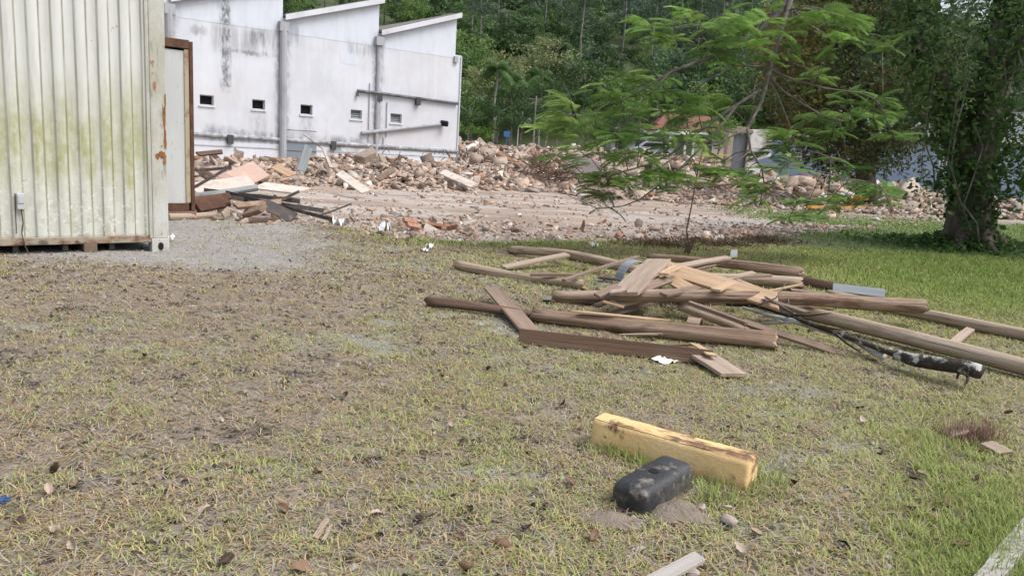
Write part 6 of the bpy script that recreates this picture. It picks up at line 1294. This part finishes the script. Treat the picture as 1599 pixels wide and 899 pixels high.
# boards in the foreground
plank((1008, 908, .025), (1094, 861, .02), .058, .014, M('silvery_board', (.40, .37, .34), [((.30, .27, .25), 5, .45, .68, .7, (.15, 4, 4)), ((.20, .17, .15), 14, .62, .75, .6, (.12, 3, 3))], rough=.85, bump=(14, .3, (.1, 4, 4))), 'silvery grey board end at the bottom edge of the lawn', group=None, cut=(0, .02))
plank((492, 836, .012), (512, 806, .014), .022, .008, plankGrey, 'upper splinter of split pale wood lying on the lawn', group='wood splinters on the lawn', name='splinter', cat='splinter', cut=(.01, .02)); plank((504, 838, .012), (517, 815, .012), .012, .006, plankGrey, 'narrower splinter beside the pale split wood', group='wood splinters on the lawn', name='splinter', cat='splinter')
plank((1485, 676, .03), (1512, 668, .05), .05, .012, plankGrey, 'curled bark piece left of the dry weed tuft', name='bark_piece', cat='bark', group=None, cut=(.05, .03)); plank((1540, 688, .05), (1572, 704, .03), .06, .012, plankGrey, 'pale bark piece right of the dry weed tuft', name='bark_piece', cat='bark', group=None, cut=(.03, .04), roll=R(25))
g = at(1517, 685, 0); r = np.random.default_rng(55); n = 420; P = g+np.stack([r.normal(0, .075, n), r.normal(0, .05, n), np.zeros(n)], 1); P[:, 2] = H(P[:, 0], P[:, 1])
V, Q, T, cc = blades(P, r.uniform(.05, .17, n), np.full(n, .004), np.radians(r.uniform(2, 45, n)), r.uniform(0, 6.28, n), np.radians(r.uniform(5, 40, n)), np.array([.27, .17, .14])*r.uniform(.6, 1.4, (n, 1))); tag(link('dry_weed', np_mesh('dry_weed', V, Q, grassM, cc, False, T)), 'tuft of dry reddish brown weed at the right of the lawn', 'weed')
# grass growing against the yellow stop, the block and the kerb
r = np.random.default_rng(56); pts = []
for (p0, p1, n, sp) in (((928, 702), (1180, 778), 330, .035), ((985, 705), (1010, 730), 120, .05), ((940, 700), (985, 715), 150, .05), ((1190, 775), (1215, 735), 200, .05), ((1090, 775), (1150, 782), 160, .04), ((1510, 915), (1600, 800), 1500, .10), ((1545, 915), (1610, 840), 1300, .09), ((1490, 890), (1590, 760), 900, .12)):
    a = at(*p0); b = at(*p1); f = r.random((n, 1)); pts.append(a+(b-a)*f+np.concatenate([r.normal(0, sp, (n, 2)), np.zeros((n, 1))], 1))
P = np.vstack(pts); P[:, 2] = H(P[:, 0], P[:, 1]); n = len(P); t = r.random((n, 1)); c = np.array([.20, .28, .07])*(1-t)+np.array([.38, .42, .16])*t
V, Q, T, cc = blades(P, r.uniform(.03, .085, n)*(.5+r.random(n)), r.uniform(.003, .005, n), np.radians(r.uniform(5, 45, n)), r.uniform(0, 6.28, n), np.radians(r.uniform(10, 50, n)), c); tag(link('kerb_grass', np_mesh('kerb_grass', V, Q, grassM, cc, False, T)), 'longer bright grass along the kerb and around the wheel stop', 'grass', kind='stuff')


def soil_crumbs():
    r = np.random.default_rng(123); n = 90000; y = 1.5+r.random(n)**1.1*9.5; x = (r.random(n)*2-1)*(.78*y+.8)
    g, sd_, dk, lush, cor = lawn_fields(x, y); k = (y < edge(x)) & (r.random(n) < np.clip(.28+.5*sd_+.75*dk-.5*lush, .05, 1)); x, y, sd_, dk = x[k], y[k], sd_[k], dk[k]; m = len(x)
    sz = (r.gamma(2.2, .0022, m)+.003)*np.clip(y/4.5, 1, 1.7)*(1-.4*sd_); base = np.array([(1,0,0),(-.5,.87,0),(-.5,-.87,0),(0,0,1.0)])
    a = r.uniform(0, 6.28, m); V = base[None]*sz[:, None, None]*r.uniform(.6, 1.4, (m, 4, 3)); c, q = np.cos(a)[:, None], np.sin(a)[:, None]
    V = np.stack([V[..., 0]*c-V[..., 1]*q, V[..., 0]*q+V[..., 1]*c, V[..., 2]*.8-.001], -1)+np.stack([x, y, H(x, y)+.004], 1)[:, None]
    b = (np.arange(m)*4)[:, None, None]; T = (np.array([(0,1,3),(1,2,3),(2,0,3)])[None]+b).reshape(-1, 3)
    t = r.random((m, 1)); pale = np.array([.40, .375, .35])*(.7+.5*t); brown = np.array([.13, .10, .075])*(.5+1.0*t); dark = np.array([.05, .04, .032])*(.6+.8*t)
    u = r.random((m, 1)); c = np.where(u < (.25+.68*sd_)[:, None], pale, brown); c = np.where((r.random(m) < dk*.8*(1-.6*sd_))[:, None], dark, c)
    tag(link('soil_crumbs', np_mesh('soil_crumbs', V.reshape(-1, 3), None, grassM, np.repeat(c, 4, 0), False, T)), 'loose sand grains, grit and soil crumbs between the grass', 'soil', kind='stuff')
soil_crumbs()
# bent reinforcing rods sticking out of the heap
rr_ = random.Random(31)
for i in range(9):
    s_, t_ = rr_.uniform(-13, 2.5), rr_.uniform(4, 11); x = WC[0]+WD[0]*s_-WN[0]*t_; y = WC[1]+WD[1]*s_-WN[1]*t_; z = gz(x, y)+float(heap(x, y))
    a = rr_.uniform(0, 6.28); d = Vector((math.cos(a), math.sin(a), 0)); m = MB(); m.tube([(0, 0, -.1), Vector((0, 0, .25))+d*.12, Vector((0, 0, .5))+d*rr_.uniform(.2, .6), Vector((0, 0, rr_.uniform(.3, .9)))+d*rr_.uniform(.5, 1.1)], .013, 5)
    o = m.build('bent_rod', rustM, smooth=True); o.location = (x, y, z); tag(o, 'thin bent rusty rod sticking out of the heap below the factory', 'rod', 'bent rods in the heap')
